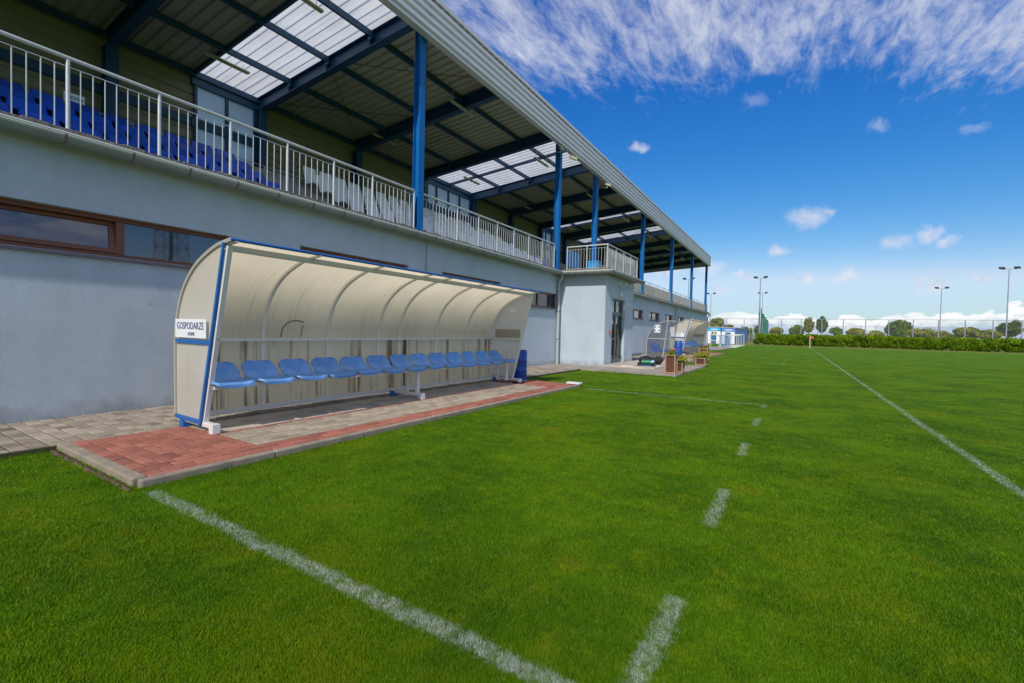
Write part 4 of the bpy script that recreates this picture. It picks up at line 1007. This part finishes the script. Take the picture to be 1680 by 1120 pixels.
# medical shelter
fa = empty('medical_shelter', (-5.0, 19.62, .10), 0, 'small curved shelter of smoked clear panels with a green cross sign', 'shelter')
def F(mb, name, m, **k):
    ob = mb.build(name, m, **k); ob.data.transform(Matrix.Translation((5.0, -19.62, -.10))); ob.parent = fa; return ob
FA = [(-5.39, .12), (-5.40, .6), (-5.39, .96), (-5.33, 1.14), (-5.22, 1.33), (-5.08, 1.49), (-4.90, 1.62), (-4.70, 1.70), (-4.54, 1.735)]
ya, yb = 19.62, 21.4
fxx = lambda z: -4.73+(z-.1)/(1.73-.1)*.19
for i in range(2): F(MB().strip(FA, 'y', ya+i*.89, ya+(i+1)*.89), 'canopy_panel', CLEARP, smooth=True, fixn=False)
F(MB().strip([(-4.54, 1.735), (-4.28, 1.72)], 'y', ya, yb), 'canopy_lip', CLEARP, fixn=False)
for yy in (ya, ya+.89, yb):
    rb = MB()
    for p, q in zip(FA+[(-4.28, 1.72)], (FA+[(-4.28, 1.72)])[1:]): rb.bar((p[0], yy, p[1]), (q[0], yy, q[1]), .035, .03)
    F(rb, 'rib', GALV)
for yy in (ya+.004, yb-.004):
    F(MB().add([(x, yy, z) for x, z in FA+[(fxx(1.2), 1.2), (fxx(.5), .5), (fxx(.12), .12)]], [tuple(range(len(FA)+3))]), 'side_panel', CLEARP)
    F(MB().bar((fxx(.1), yy, .1), (fxx(1.73), yy, 1.735), .035, .035, upv=(0, 1, 0)), 'front_post', GALV)
    F(MB().bar((-5.39, yy-.006, .97), (fxx(.97), yy-.006, .97), .03, .04), 'side_rail', GALV)
    F(MB().bar((-5.39, yy-.006, .13), (fxx(.13), yy-.006, .13), .03, .04), 'bottom_rail', GALV)
for (x, z) in ((-4.54, 1.72), (-5.385, .97), (-5.38, .14), (-4.27, 1.715)): F(MB().bar((x, ya, z), (x, yb, z), .035, .035), 'long_rail', GALV)
F(MB().bar((-5.12, ya+.1, .42), (-5.12, yb+.2, .42), .05, .05).bar((-5.12, ya+.5, .42), (-5.3, ya+.5, .15), .03, .03).bar((-5.12, yb-.2, .42), (-5.3, yb-.2, .15), .03, .03), 'bench_frame', GALV)
SB2 = mat('shelter_seat_blue', (.01, .13, .60), .35)
for i in range(4):
    s_ = seat_mesh('seat', .33, .33, .34, SB2, lean=.07, roundb=.5); s_.parent = fa; s_.location = (-.26, .25+.42*i, .37)
cs = MB(); cs.box((-5.08, ya-.030, 1.23), (-4.84, ya-.022, 1.55)); cs = F(cs, 'cross_sign', SIGNW)
GC = mat('sign_green', (.0, .22, .08), .5); q = MB()
for sx_ in (-1, 1):
    for sz_ in (-1, 1): q.box((-4.96+sx_*.075-.032, ya-.036, 1.395+sz_*.075-.032), (-4.96+sx_*.075+.032, ya-.031, 1.395+sz_*.075+.032))
F(q, 'cross_corners', GC).parent = cs
F(MB().box((-4.84, yb-.03, 1.22), (-4.66, yb-.02, 1.50)), 'notice', PAPER)

# bins
def bin_(x, y, r, h, lab):
    o = empty('waste_bin', (x, y, ZP), 0, lab, 'waste bin', 'round blue waste bins')
    b_ = MB(); b_.tube([(0, 0, .02), (0, 0, .05), (0, 0, h*.33), (0, 0, h*.34), (0, 0, h*.36), (0, 0, h*.66), (0, 0, h*.67), (0, 0, h*.69), (0, 0, h-.03), (0, 0, h)], [r*.97, r, r, r*1.03, r, r, r*1.03, r, r, r*.93], 32); b_.build('bin_body', BINB, o, smooth=True)
    b_ = MB(); b_.tube([(0, 0, h-.012), (0, 0, h+.006)], r*.80, 24); b_.build('bin_mouth_shade', RUBBER, o)  # black disc in place of a hole, colours in the shade inside the bin
    b_ = MB(); b_.tube([(0, 0, 0), (0, 0, .03)], r*1.12, 24); b_.build('bin_base', CONCRETE, o)
bin_(-5.38, 9.02, .165, .70, 'round dark blue waste bin at the far end of the near dugout')
bin_(-5.30, 25.35, .22, .76, 'round blue waste bin in front of the far dugout beside the medical shelter')

# planters
def leaf_cluster(name, pts, size, m, parent=None, tone=None, aspect=.55):
    n = len(pts); pts = np.asarray(pts); th = rng.uniform(0, 2*np.pi, n); ph = np.arccos(rng.uniform(-.2, 1, n)); 
    nz = np.stack([np.sin(ph)*np.cos(th), np.sin(ph)*np.sin(th), np.cos(ph)], 1); a = np.cross(nz, np.array([.31, .2, .93])); a /= np.linalg.norm(a, axis=1)[:, None]+1e-9; b_ = np.cross(nz, a)
    rot = rng.uniform(0, 2*np.pi, n)[:, None]; a, b_ = a*np.cos(rot)+b_*np.sin(rot), -a*np.sin(rot)+b_*np.cos(rot)
    s_ = (size*rng.uniform(.6, 1.3, n))[:, None]
    V = np.stack([pts-a*s_, pts-b_*s_*aspect, pts+a*s_, pts+b_*s_*aspect], 1).reshape(-1, 3)
    me = bpy.data.meshes.new(name); me.vertices.add(n*4); me.vertices.foreach_set('co', V.astype(np.float32).ravel()); me.loops.add(n*4); me.loops.foreach_set('vertex_index', np.arange(n*4, dtype=np.int32))
    me.polygons.add(n); me.polygons.foreach_set('loop_start', np.arange(0, n*4, 4, dtype=np.int32)); me.polygons.foreach_set('loop_total', np.full(n, 4, np.int32)); me.update()
    t_ = rng.random(n) if tone is None else np.clip(tone, 0, 1); at_ = me.attributes.new('tone', 'FLOAT', 'FACE'); at_.data.foreach_set('value', t_.astype(np.float32)); me.materials.append(m)
    o = bpy.data.objects.new(name, me); col.objects.link(o)
    if parent: o.parent = parent
    return o
def planter(x, y, w, h, lab, flower, z=.05, rz=0.):
    o = empty('planter', (x, y, z), rz, lab, 'planter', 'wooden planters at the paving edge')
    f = MB(); e_ = .035
    for sx_ in (-1, 1):
        for sy_ in (-1, 1): f.box((sx_*(w/2)-e_/2, sy_*(w/2)-e_/2, 0), (sx_*(w/2)+e_/2, sy_*(w/2)+e_/2, h))
    for zz in (.03, h-.02):
        for s_ in (-1, 1): f.box((-w/2, s_*w/2-.02, zz-.02), (w/2, s_*w/2+.02, zz+.018)); f.box((s_*w/2-.021, -w/2, zz-.019), (s_*w/2+.021, w/2, zz+.017))
    f.build('planter_frame', WOOD, o, bevel=.004)
    p = MB(); n_ = max(3, int(w/.07)); 
    for s_ in (-1, 1):
        for i in range(n_):
            a = -w/2+.02+(w-.04)*i/n_; b_ = a+(w-.04)/n_-.008
            p.box((a, s_*(w/2-.012)-.006, .03), (b_, s_*(w/2-.012)+.006, h-.03)); p.box((s_*(w/2-.012)-.006, a, .03), (s_*(w/2-.012)+.006, b_, h-.03))
    p.build('planter_panel', BARK, o)
    MB().box((-w/2+.02, -w/2+.02, h-.08), (w/2-.02, w/2-.02, h-.05)).build('planter_soil', mat('planter_earth', (.05, .035, .025), .95) if 'planter_earth' not in bpy.data.materials else bpy.data.materials['planter_earth'], o)
    if flower == 'pink':
        q = rng.normal(0, 1, (260, 3))*np.array([w*.26, w*.26, .05])+np.array([0, 0, h+.04]); leaf_cluster('plant_leaves', q, .035, LEAFG, o)
        for c in ((.07, .03, h+.13), (-.05, .0, h+.06)):
            q = rng.normal(0, 1, (70, 3))*np.array([.026, .026, .02])+np.array(c); leaf_cluster('flower_head', q, .022, PINKM, o)
    else:
        q = rng.normal(0, 1, (480, 3))*np.array([w*.36, w*.36, .045])+np.array([0, 0, h+.07]); q[:, 2] -= .35*(np.abs(q[:, 0])/w)**2*.4; leaf_cluster('plant_leaves', q, .035, LEAFG, o)
        q = rng.normal(0, 1, (600, 3))*np.array([w*.48, w*.48, .05])+np.array([.03, 0, h+.12]); leaf_cluster('yellow_leaves', q, .03, YELF, o)
planter(-3.08, 13.86, .27, .57, 'tall square wooden planter with a pink flower, nearest of the planters', 'pink')
planter(-2.98, 14.42, .25, .30, 'low wooden planter with yellow foliage half hidden behind the tall planter', 'yellow')
planter(-3.02, 18.55, .33, .30, 'low square wooden planter with spreading yellow foliage at the paving corner', 'yellow')
planter(-3.55, 22.4, .36, .56, 'tall wooden planter with pink flowers behind the low yellow planter', 'pink')

# bag, hose machine, hose
bg_ = empty('kit_bag', (-4.42, 16.7, .10), R(10), 'black holdall bag lying on the slab by the medical shelter', 'bag')
b_ = MB(); pth = [(-.42, 0, .11), (-.36, 0, .14), (-.2, 0, .16), (0, .02, .13), (.1, .02, .13), (.28, 0, .16), (.36, 0, .14), (.40, 0, .11)]
b_.tube(pth, [.04, .12, .15, .12, .12, .155, .13, .05], 16); b_.build('bag_body', BLACKF, bg_, smooth=True)
b_ = MB(); b_.tube([(-.25, -.1, .2), (-.22, -.12, .30), (-.08, -.12, .31), (-.02, -.1, .2)], .012, 8); b_.build('bag_strap', BLACKF, bg_, smooth=True)
hm = empty('line_marker', (-4.30, 15.75, .10), R(10), 'small green and blue wheeled machine in front of the black bag', 'machine')
b_ = MB(); b_.tube([(-.18, 0, .13), (.14, 0, .13)], .085, 16); b_.build('tank', GREENP, hm, smooth=True)
b_ = MB(); b_.bar((-.32, -.1, .03), (.30, -.1, .03), .025); b_.bar((-.32, .1, .03), (.30, .1, .03), .025); b_.bar((-.3, -.1, .03), (-.3, .1, .03), .025); b_.bar((.28, -.1, .03), (.28, .1, .03), .025); b_.bar((.24, -.1, .03), (.24, -.1, .2), .02); b_.bar((.24, .1, .03), (.24, .1, .2), .02); b_.bar((.24, -.1, .2), (.24, .1, .2), .02); b_.build('machine_frame', DBLUE, hm)
for sx_ in (-.24, .2):
    b_ = MB(); b_.tube([(sx_, -.14, .07), (sx_, -.11, .07)], .07, 16); b_.build('wheel', RUBBER, hm)
b_ = MB(); b_.bar((.14, -.07, .13), (.22, .07, .17), .08, .08); b_.build('motor', SIGNW, hm, bevel=.02)
hs = MB()
for k in range(3):
    hs.tube([(-7.20+.03*k+.03*math.sin(y*3.1+k), y, .06+.022*k) for y in np.linspace(19.0, 25.0, 60)], .016, 6)
tag(hs.build('garden_hose', HOSEM, smooth=True), 'green hose lying along the foot of the wall beyond the bay', 'hose')

# ------------------------------------------------------------------ far end: huts, goals, fences, lamps
def hut(x0, x1, y0, y1, h, lab, blu, side):
    o = empty('ticket_hut', ((x0+x1)/2, (y0+y1)/2, 0), 0, lab, 'hut', 'small huts beyond the stand')
    inv = Matrix.Translation((-(x0+x1)/2, -(y0+y1)/2, 0))
    def H(mb, name, m, **k): ob = mb.build(name, m, **k); ob.data.transform(inv); ob.parent = o; return ob
    H(MB().box((x0, y0, .05), (x1, y1, h-.25)), 'hut_body', [SIGNW][0]); H(MB().box((x0-.03, y0-.03, h-.62), (x1+.03, y1+.03, h-.1)), 'blue_band', blu)
    H(MB().box((x1+.002, y0+.1, .1), (x1+.02, y1-.1, h-.62)), 'side_wall', side)
    H(MB().box((x0-.08, y0-.08, h-.1), (x1+.08, y1+.08, h)), 'roof', mat('hut_roof', (.45, .42, .44), .6) if 'hut_roof' not in bpy.data.materials else bpy.data.materials['hut_roof'])
    w = x1-x0; dr = H(MB().box((x0+w*.28, y0-.04, .1), (x0+w*.70, y0-.005, h-.75)), 'door', mat('hut_door_blue', (.05, .16, .33), .4) if 'hut_door_blue' not in bpy.data.materials else bpy.data.materials['hut_door_blue'])
    H(MB().box((x0+w*.25, y0-.045, h-.47), (x0+w*.8, y0-.033, h-.30)), 'name_board', mat('hut_board', (.55, .68, .85), .5) if 'hut_board' not in bpy.data.materials else bpy.data.materials['hut_board'])
    return o, H, dr
YH = 72.
xa, xb, xc = at(1161, 560, YH).x, at(1182.5, 560, YH).x, at(1204.5, 560, YH).x
LB = mat('hut_bright_blue', (.03, .38, .80), .5); VB = mat('hut_violet_blue', (.14, .26, .62), .5)
ha, Hf, dr = hut(xa, xb-.1, YH, YH+6, 2.35, 'white hut with bright blue band and a yellow notice on its door', LB, SIGNW)
Hf(MB().box((xa+(xb-xa)*.43, YH-.05, 1.25), (xa+(xb-xa)*.56, YH-.042, 1.75)), 'yellow_notice', YELP)
hut(xb+.05, xc, YH+.3, YH+22, 2.3, 'white hut with violet blue side, right of the brighter blue hut', VB, VB)

def goal(x0, x1, y, d_, h, lab, r=.03):
    o = empty('goal_frame', ((x0+x1)/2, y, 0), 0, lab, 'goal', 'white training goals stored beside the stand')
    w = (x1-x0)/2
    f = MB(); f.tube([(-w, 0, 0), (-w, 0, h), (w, 0, h), (w, 0, 0)], r, 8); f.build('front_frame', WHITE, o)
    f = MB()
    for s_ in (-1, 1): f.tube([(s_*w, 0, h), (s_*w, d_*.35, h*.96), (s_*w, d_, .03), (s_*w, 0, .03)], r*.7, 6)
    f.tube([(-w, d_, .03), (w, d_, .03)], r*.7, 6); f.tube([(-w, 0, .03), (w, 0, .03)], r*.8, 6); f.tube([(-w, d_*.35, h*.96), (w, d_*.35, h*.96)], r*.6, 6); f.build('rear_frame', WHITE, o)
goal(-7.45, -6.35, 48.6, .8, .62, 'smallest white goal frame, low at the corner of the stand')
goal(-7.3, -5.55, 49.6, 1.0, 1.20, 'white goal frame standing behind the smallest goal')
goal(-6.6, -5.1, 51.5, 1.1, 1.18, 'white goal frame third from the stand corner')
goal(-6.7, -5.3, 55.5, 1.2, 1.20, 'white goal frame fourth from the stand corner')
goal(-6.8, -5.4, 59.5, 1.2, 1.22, 'white goal frame second from the far end of the stored row')
goal(-7.0, -5.5, 64., 1.4, 1.3, 'white goal frame at the far end of the stored row')
br = empty('leaning_frame', (-5.75, 49.2, 0), 0, 'pale blue netted frame leaning against the white goals', 'goal')
MB().tube([(-.45, 0, 0), (-.7, 0, 1.15), (.15, .3, 1.15), (.45, .3, 0)], .03, 8).build('front_frame', mat('pale_blue_paint', (.35, .52, .75), .4), br)
MB().add([(-.45, .02, 0), (-.7, .02, 1.15), (.15, .32, 1.15), (.45, .32, 0)], [(0, 1, 2, 3)]).build('net', translucent('blue_net', (.20, .35, .60), .4, .7, clear=.55), br)

def netmat(name, c, clear):
    m, t, b = nmat(name); b.inputs['Base Color'].default_value = (*c, 1); tp = t.nodes.new('ShaderNodeBsdfTransparent'); ms = t.nodes.new('ShaderNodeMixShader'); ms.inputs[0].default_value = clear
    L(t, b.outputs[0], ms.inputs[1]); L(t, tp.outputs[0], ms.inputs[2]); L(t, ms.outputs[0], t.nodes['Material Output'].inputs[0]); return m
WIRE = netmat('wire_mesh', (.45, .47, .52), .93)
FPOST = mat('fence_post_steel', (.34, .35, .41), .5, .2)
def fence(Yf, x0, x1, h, sp, lab, r, mids):
    o = empty('mesh_fence', ((x0+x1)/2, Yf, 0), 0, lab, 'fence'); cx = (x0+x1)/2
    f = MB()
    for z in [h]+mids: f.tube([(x0-cx, 0, z), (x1-cx, 0, z)], r*.62, 6)
    f.build('wire_rail', FPOST, o)
    MB().add([(x0-cx, .03, .05), (x1-cx, .03, .05), (x1-cx, .03, h), (x0-cx, .03, h)], [(0, 1, 2, 3)]).build('mesh_panel', WIRE, o)
    x = x0; src_ = None
    while x <= x1+.01:
        if src_ is None: src_ = MB().tube([(0, 0, 0), (0, 0, h)], r, 6).build('post', FPOST, o); q = src_
        else: q = src_.copy(); col.objects.link(q); q.parent = o
        q.location = (x-cx, 0, 0); x += sp
fence(95., -14.2, 60, 4.3, 3.0, 'tall wire ball-stop fence running behind the hedge', .07, [])
fence(145., -22, 95, 4.15, 3.0, 'lower-looking second wire fence farther behind the tall fence', .08, [])

ng = empty('green_net', (-5.35, 92, 0), 0, 'tall dark green net hung beside the floodlight mast left of the hedge', 'net')
mb = MB(); pts = []
for i in range(15):
    s_ = i/14; y = s_*13; topz = 6.1-2.0*s_**.6 if s_ < .75 else 6.1-2.0*s_**.6-(s_-.75)*1.2
    pts.append((y, topz))
mb.add([(.10*math.sin(i*1.7)+.75*(i/14), y, .05) for i, (y, z) in enumerate(pts)]+[(.10*math.sin(i*1.7+.5)+.75*(i/14), y, z) for i, (y, z) in enumerate(pts)], [(i, i+1, i+16, i+15) for i in range(14)])
mb.build('net_cloth', NETM, ng, solid=.02); MB().tube([(-.1, 0, 0), (-.1, 0, 6.2)], .06, 8).build('net_post', POLE, ng)

def mast(px, ptop, Y, lab, arm=.8, heads=2, h=None, rad=.11):
    top = at(px, ptop, Y); o = empty('floodlight_mast', (top.x, Y, 0), 0, lab, 'floodlight', 'floodlight masts around the pitches'); H = top.z
    MB().tube([(0, 0, 0), (0, 0, H)], [rad, rad*.55], 10).build('mast_pole', POLE, o, smooth=True)
    MB().bar((-arm, 0, H), (arm, 0, H), .08, .08).build('cross_arm', POLE, o)
    for s_ in ((-1, 1) if heads == 2 else (-1, -.55, .55, 1)):
        hd = MB(); T = Matrix.Translation((s_*arm, -.1, H+.18)) @ Matrix.Rotation(R(28), 4, 'X'); hd.box((-.32, -.28, -.09), (.32, .28, .09), T); hd.build('lamp_head', DARK, o, bevel=.03)
mast(1248, 457, 93, 'tall floodlight mast beside the green net, left of the hedge', rad=.14)
mast(1251.3, 482, 135, 'more distant floodlight mast just right of the one by the green net')
mast(1545, 474, 128, 'floodlight mast with dark heads above the middle of the hedge')
mast(1656, 442, 96, 'tallest floodlight mast at the right edge above the hedge', rad=.10)
mast(1167, 483, 131, 'thin floodlight mast just right of the grandstand end')
mast(1130, 459, 94.5, 'floodlight mast seen between the last columns of the stand')

fl = empty('corner_flag', (1.45, 63.3, 0), 0, 'red corner flag on a white post at the end of the touchline', 'flag')
MB().tube([(0, 0, 0), (0, 0, 1.25)], .028, 8).build('flag_pole', SIGNW, fl)
mb = MB(); nn = 8; mb.add([(i/nn*.34, .04*math.sin(i*1.1), z) for i in range(nn+1) for z in (.90, 1.22)], [(2*i, 2*i+1, 2*i+3, 2*i+2) for i in range(nn)]); mb.build('flag_cloth', REDF, fl, smooth=True, solid=.006)

# ------------------------------------------------------------------ vegetation
def blob_pts(n, c, r, hollow=.5):
    d_ = rng.normal(0, 1, (n, 3)); d_ /= np.linalg.norm(d_, axis=1)[:, None]; rad = (hollow+(1-hollow)*rng.random(n)**.6)[:, None]
    return np.array(c)+d_*rad*np.array(r)
def crown(n, rx, rz, cz, nl=9, lump=.42, leafn=None):
    pts = []; tone = []
    for i in range(nl):
        d_ = rng.normal(0, 1, 3); d_ /= np.linalg.norm(d_); c = np.array([d_[0]*rx*.6, d_[1]*rx*.6, cz+d_[2]*rz*.6]); k = rng.uniform(lump*.8, lump*1.3)
        p = blob_pts(n//nl, c, (rx*k, rx*k, rz*k), .35); pts.append(p); tone.append(rng.uniform(.1, .85)+rng.normal(0, .18, len(p)))
    return np.concatenate(pts), np.concatenate(tone)
def hedge():
    x0, x1, Yh, H = -4.3, 46., 77.6, 1.42
    o = empty('hedge', ((x0+x1)/2, Yh, 0), 0, 'long clipped green hedge along the far end of the pitch', 'hedge'); cx = (x0+x1)/2
    P_, T_ = [], []
    x = x0
    while x < x1:
        h_ = H*(.95+.07*math.sin(x*.9+math.sin(x*.31)*2)+rng.uniform(-.05, .05)); 
        for j in range(3):
            c = (x-cx+rng.normal(0, .2), rng.normal(0, .12), [.45, 1.0, 1.5][j]*h_/2*1.05+.1); n_ = 520
            p = blob_pts(n_, c, (.62, .6, .38), .45); P_.append(p); T_.append(rng.uniform(.1, .6)+rng.normal(0, .2, n_)+ (p[:, 2]/H-.5)*.25)
        x += .52
    leaf_cluster('hedge_foliage', np.concatenate(P_), .095, HEDGEL, o, np.concatenate(T_))
    st = MB(); x = x0+.3
    while x < x1: st.tube([(x-cx, 0, 0), (x-cx+rng.uniform(-.1, .1), 0, 1.3)], [.04, .02], 5); x += .8
    st.build('hedge_stems', TRUNK, o)
hedge()
def tree(px, py, w, h, Y, m, lab, kind='round', trunkb=None):
    """crown centre at pixel, crown width/height in pixels at depth Y"""
    c = at(px, py, Y); D = (c-CAM).dot(fwd); s_ = D/FPX; rx, rz = w*s_/2, h*s_/2
    o = empty('tree', (c.x, Y, 0), 0, lab, 'tree', 'trees beyond the far fences')
    if kind == 'round': p, tn = crown(4200, rx*1.05, rz*1.15, c.z, 26, .36); sz = .17
    elif kind == 'open': p, tn = crown(2600, rx, rz, c.z, 30, .27); sz = .18
    else: p, tn = crown(260, rx, rz, c.z, 14, .3); sz = .10
    leaf_cluster('crown', p, sz*max(1, rx/1.6), m, o, tn)
    tk = MB(); tk.tube([(0, 0, 0), (.05, 0, c.z-rz*.5), (0, 0, c.z+rz*.5)], [.14, .09, .03], 7)
    for i in range(7):
        a = rng.uniform(0, 6.28); z0 = c.z-rz*rng.uniform(.2, .9); tk.tube([(0, 0, max(.8, z0)), (math.cos(a)*rx*.7, math.sin(a)*rx*.7, z0+rz*rng.uniform(.5, 1.2))], [.05, .015], 5)
    tk.build('trunk', TRUNK, o)
tree(1176, 531, 24, 18, 112, LEAFB, 'olive bushy tree behind the blue and white huts')
tree(1195, 536, 16, 5, 125, LEAFG, 'low pale shrub top showing over the hut roofs')
tree(1222, 544, 14, 14, 108, LEAFG, 'round green tree just right of the huts')
tree(1232, 543, 11, 11, 112, LEAFG, 'small sparse young tree with thin trunk between the huts and the green net', 'bare')
tree(1242, 542, 8, 15, 110, LEAFB, 'narrow olive tree half hidden behind the green net')
tree(1274, 544, 21, 13, 110, LEAFB, 'round olive-green tree, first to the right of the green net')
tree(1306, 543, 22, 18, 110, LEAFG, 'round light green tree left of the pair of tall open trees')
tree(1327, 534, 18, 30, 120, LEAFB, 'left one of the pair of tall open trees, with brownish leaves', 'open')
tree(1348, 533, 20, 32, 120, LEAFD, 'right one of the pair of tall open trees, darker green', 'open')
tree(1371, 545, 19, 14, 105, LEAFG, 'small ball-shaped green tree with a gap under its crown')
tree(1404, 547, 28, 16, 108, LEAFB, 'broad olive tree right of the ball-shaped tree')
tree(1437, 550, 24, 12, 108, LEAFB, 'low olive round tree showing just over the hedge')
tree(1474, 541, 36, 28, 112, LEAFD, 'tall dark tree behind a lighter one, left of the middle floodlight', 'round')
tree(1478, 546, 22, 14, 106, LEAFG, 'light green round tree in front of the tall dark tree')
tree(1511, 548, 37, 18, 106, LEAFB, 'broad brownish-green tree left of the middle floodlight')
tree(1526, 543, 28, 14, 150, LEAFB, 'bare-branched tree far behind near the middle floodlight', 'bare')
tree(1546, 551, 27, 14, 106, LEAFB, 'low brown-green tree at the foot of the middle floodlight')
tree(1584, 548, 36, 20, 108, LEAFB, 'large rounded olive tree right of the middle floodlight')
tree(1622, 550, 32, 15, 106, LEAFB, 'low wide olive tree left of the right-hand open tree')
tree(1655, 538, 40, 36, 115, LEAFD, 'tall open tree behind the right-hand floodlight', 'open')
pts = np.stack([rng.uniform(-700, 700, 9000), rng.uniform(480, 520, 9000), rng.uniform(0, 3.6, 9000)*(.6+.4*np.sin(np.arange(9000)))], 1)
tag(leaf_cluster('distant_wood', pts, 1.6, LEAFD), 'low distant line of woodland on the horizon', 'woodland', kind='stuff')

# lattice radio mast that the near window mirrors
lm = empty('lattice_mast', (34, 9.5, 0), 0, 'tall red lattice mast mirrored in the near window pane', 'mast')
def setmast():
    d_ = ray(280, 400); hit = CAM+d_*((WX-.14)/d_.x); rf = Vector((-d_.x, d_.y, d_.z)); q = hit+rf*80; lm.location = (q.x, q.y, 0)
setmast()
RM = mat('red_lattice', (.30, .05, .06), .6); mb = MB(); a_ = 1.6
cn = [(-a_, -a_), (a_, -a_), (a_, a_), (-a_, a_)]
for x, y in cn: mb.tube([(x, y, 0), (x, y, 45)], .07, 6)
for k in range(18):
    z = k*2.5
    for i in range(4):
        p, q = cn[i], cn[(i+1) % 4]; mb.tube([(*p, z), (*q, z)], .04, 5); mb.tube([(*p, z), (*q, z+2.5)], .035, 5); mb.tube([(*q, z), (*p, z+2.5)], .035, 5)
mb.build('lattice', RM, lm); MB().tube([(0, 0, 0), (0, 0, 45)], .28, 8).build('cable_core', DARK, lm)

bpy.context.view_layer.update()
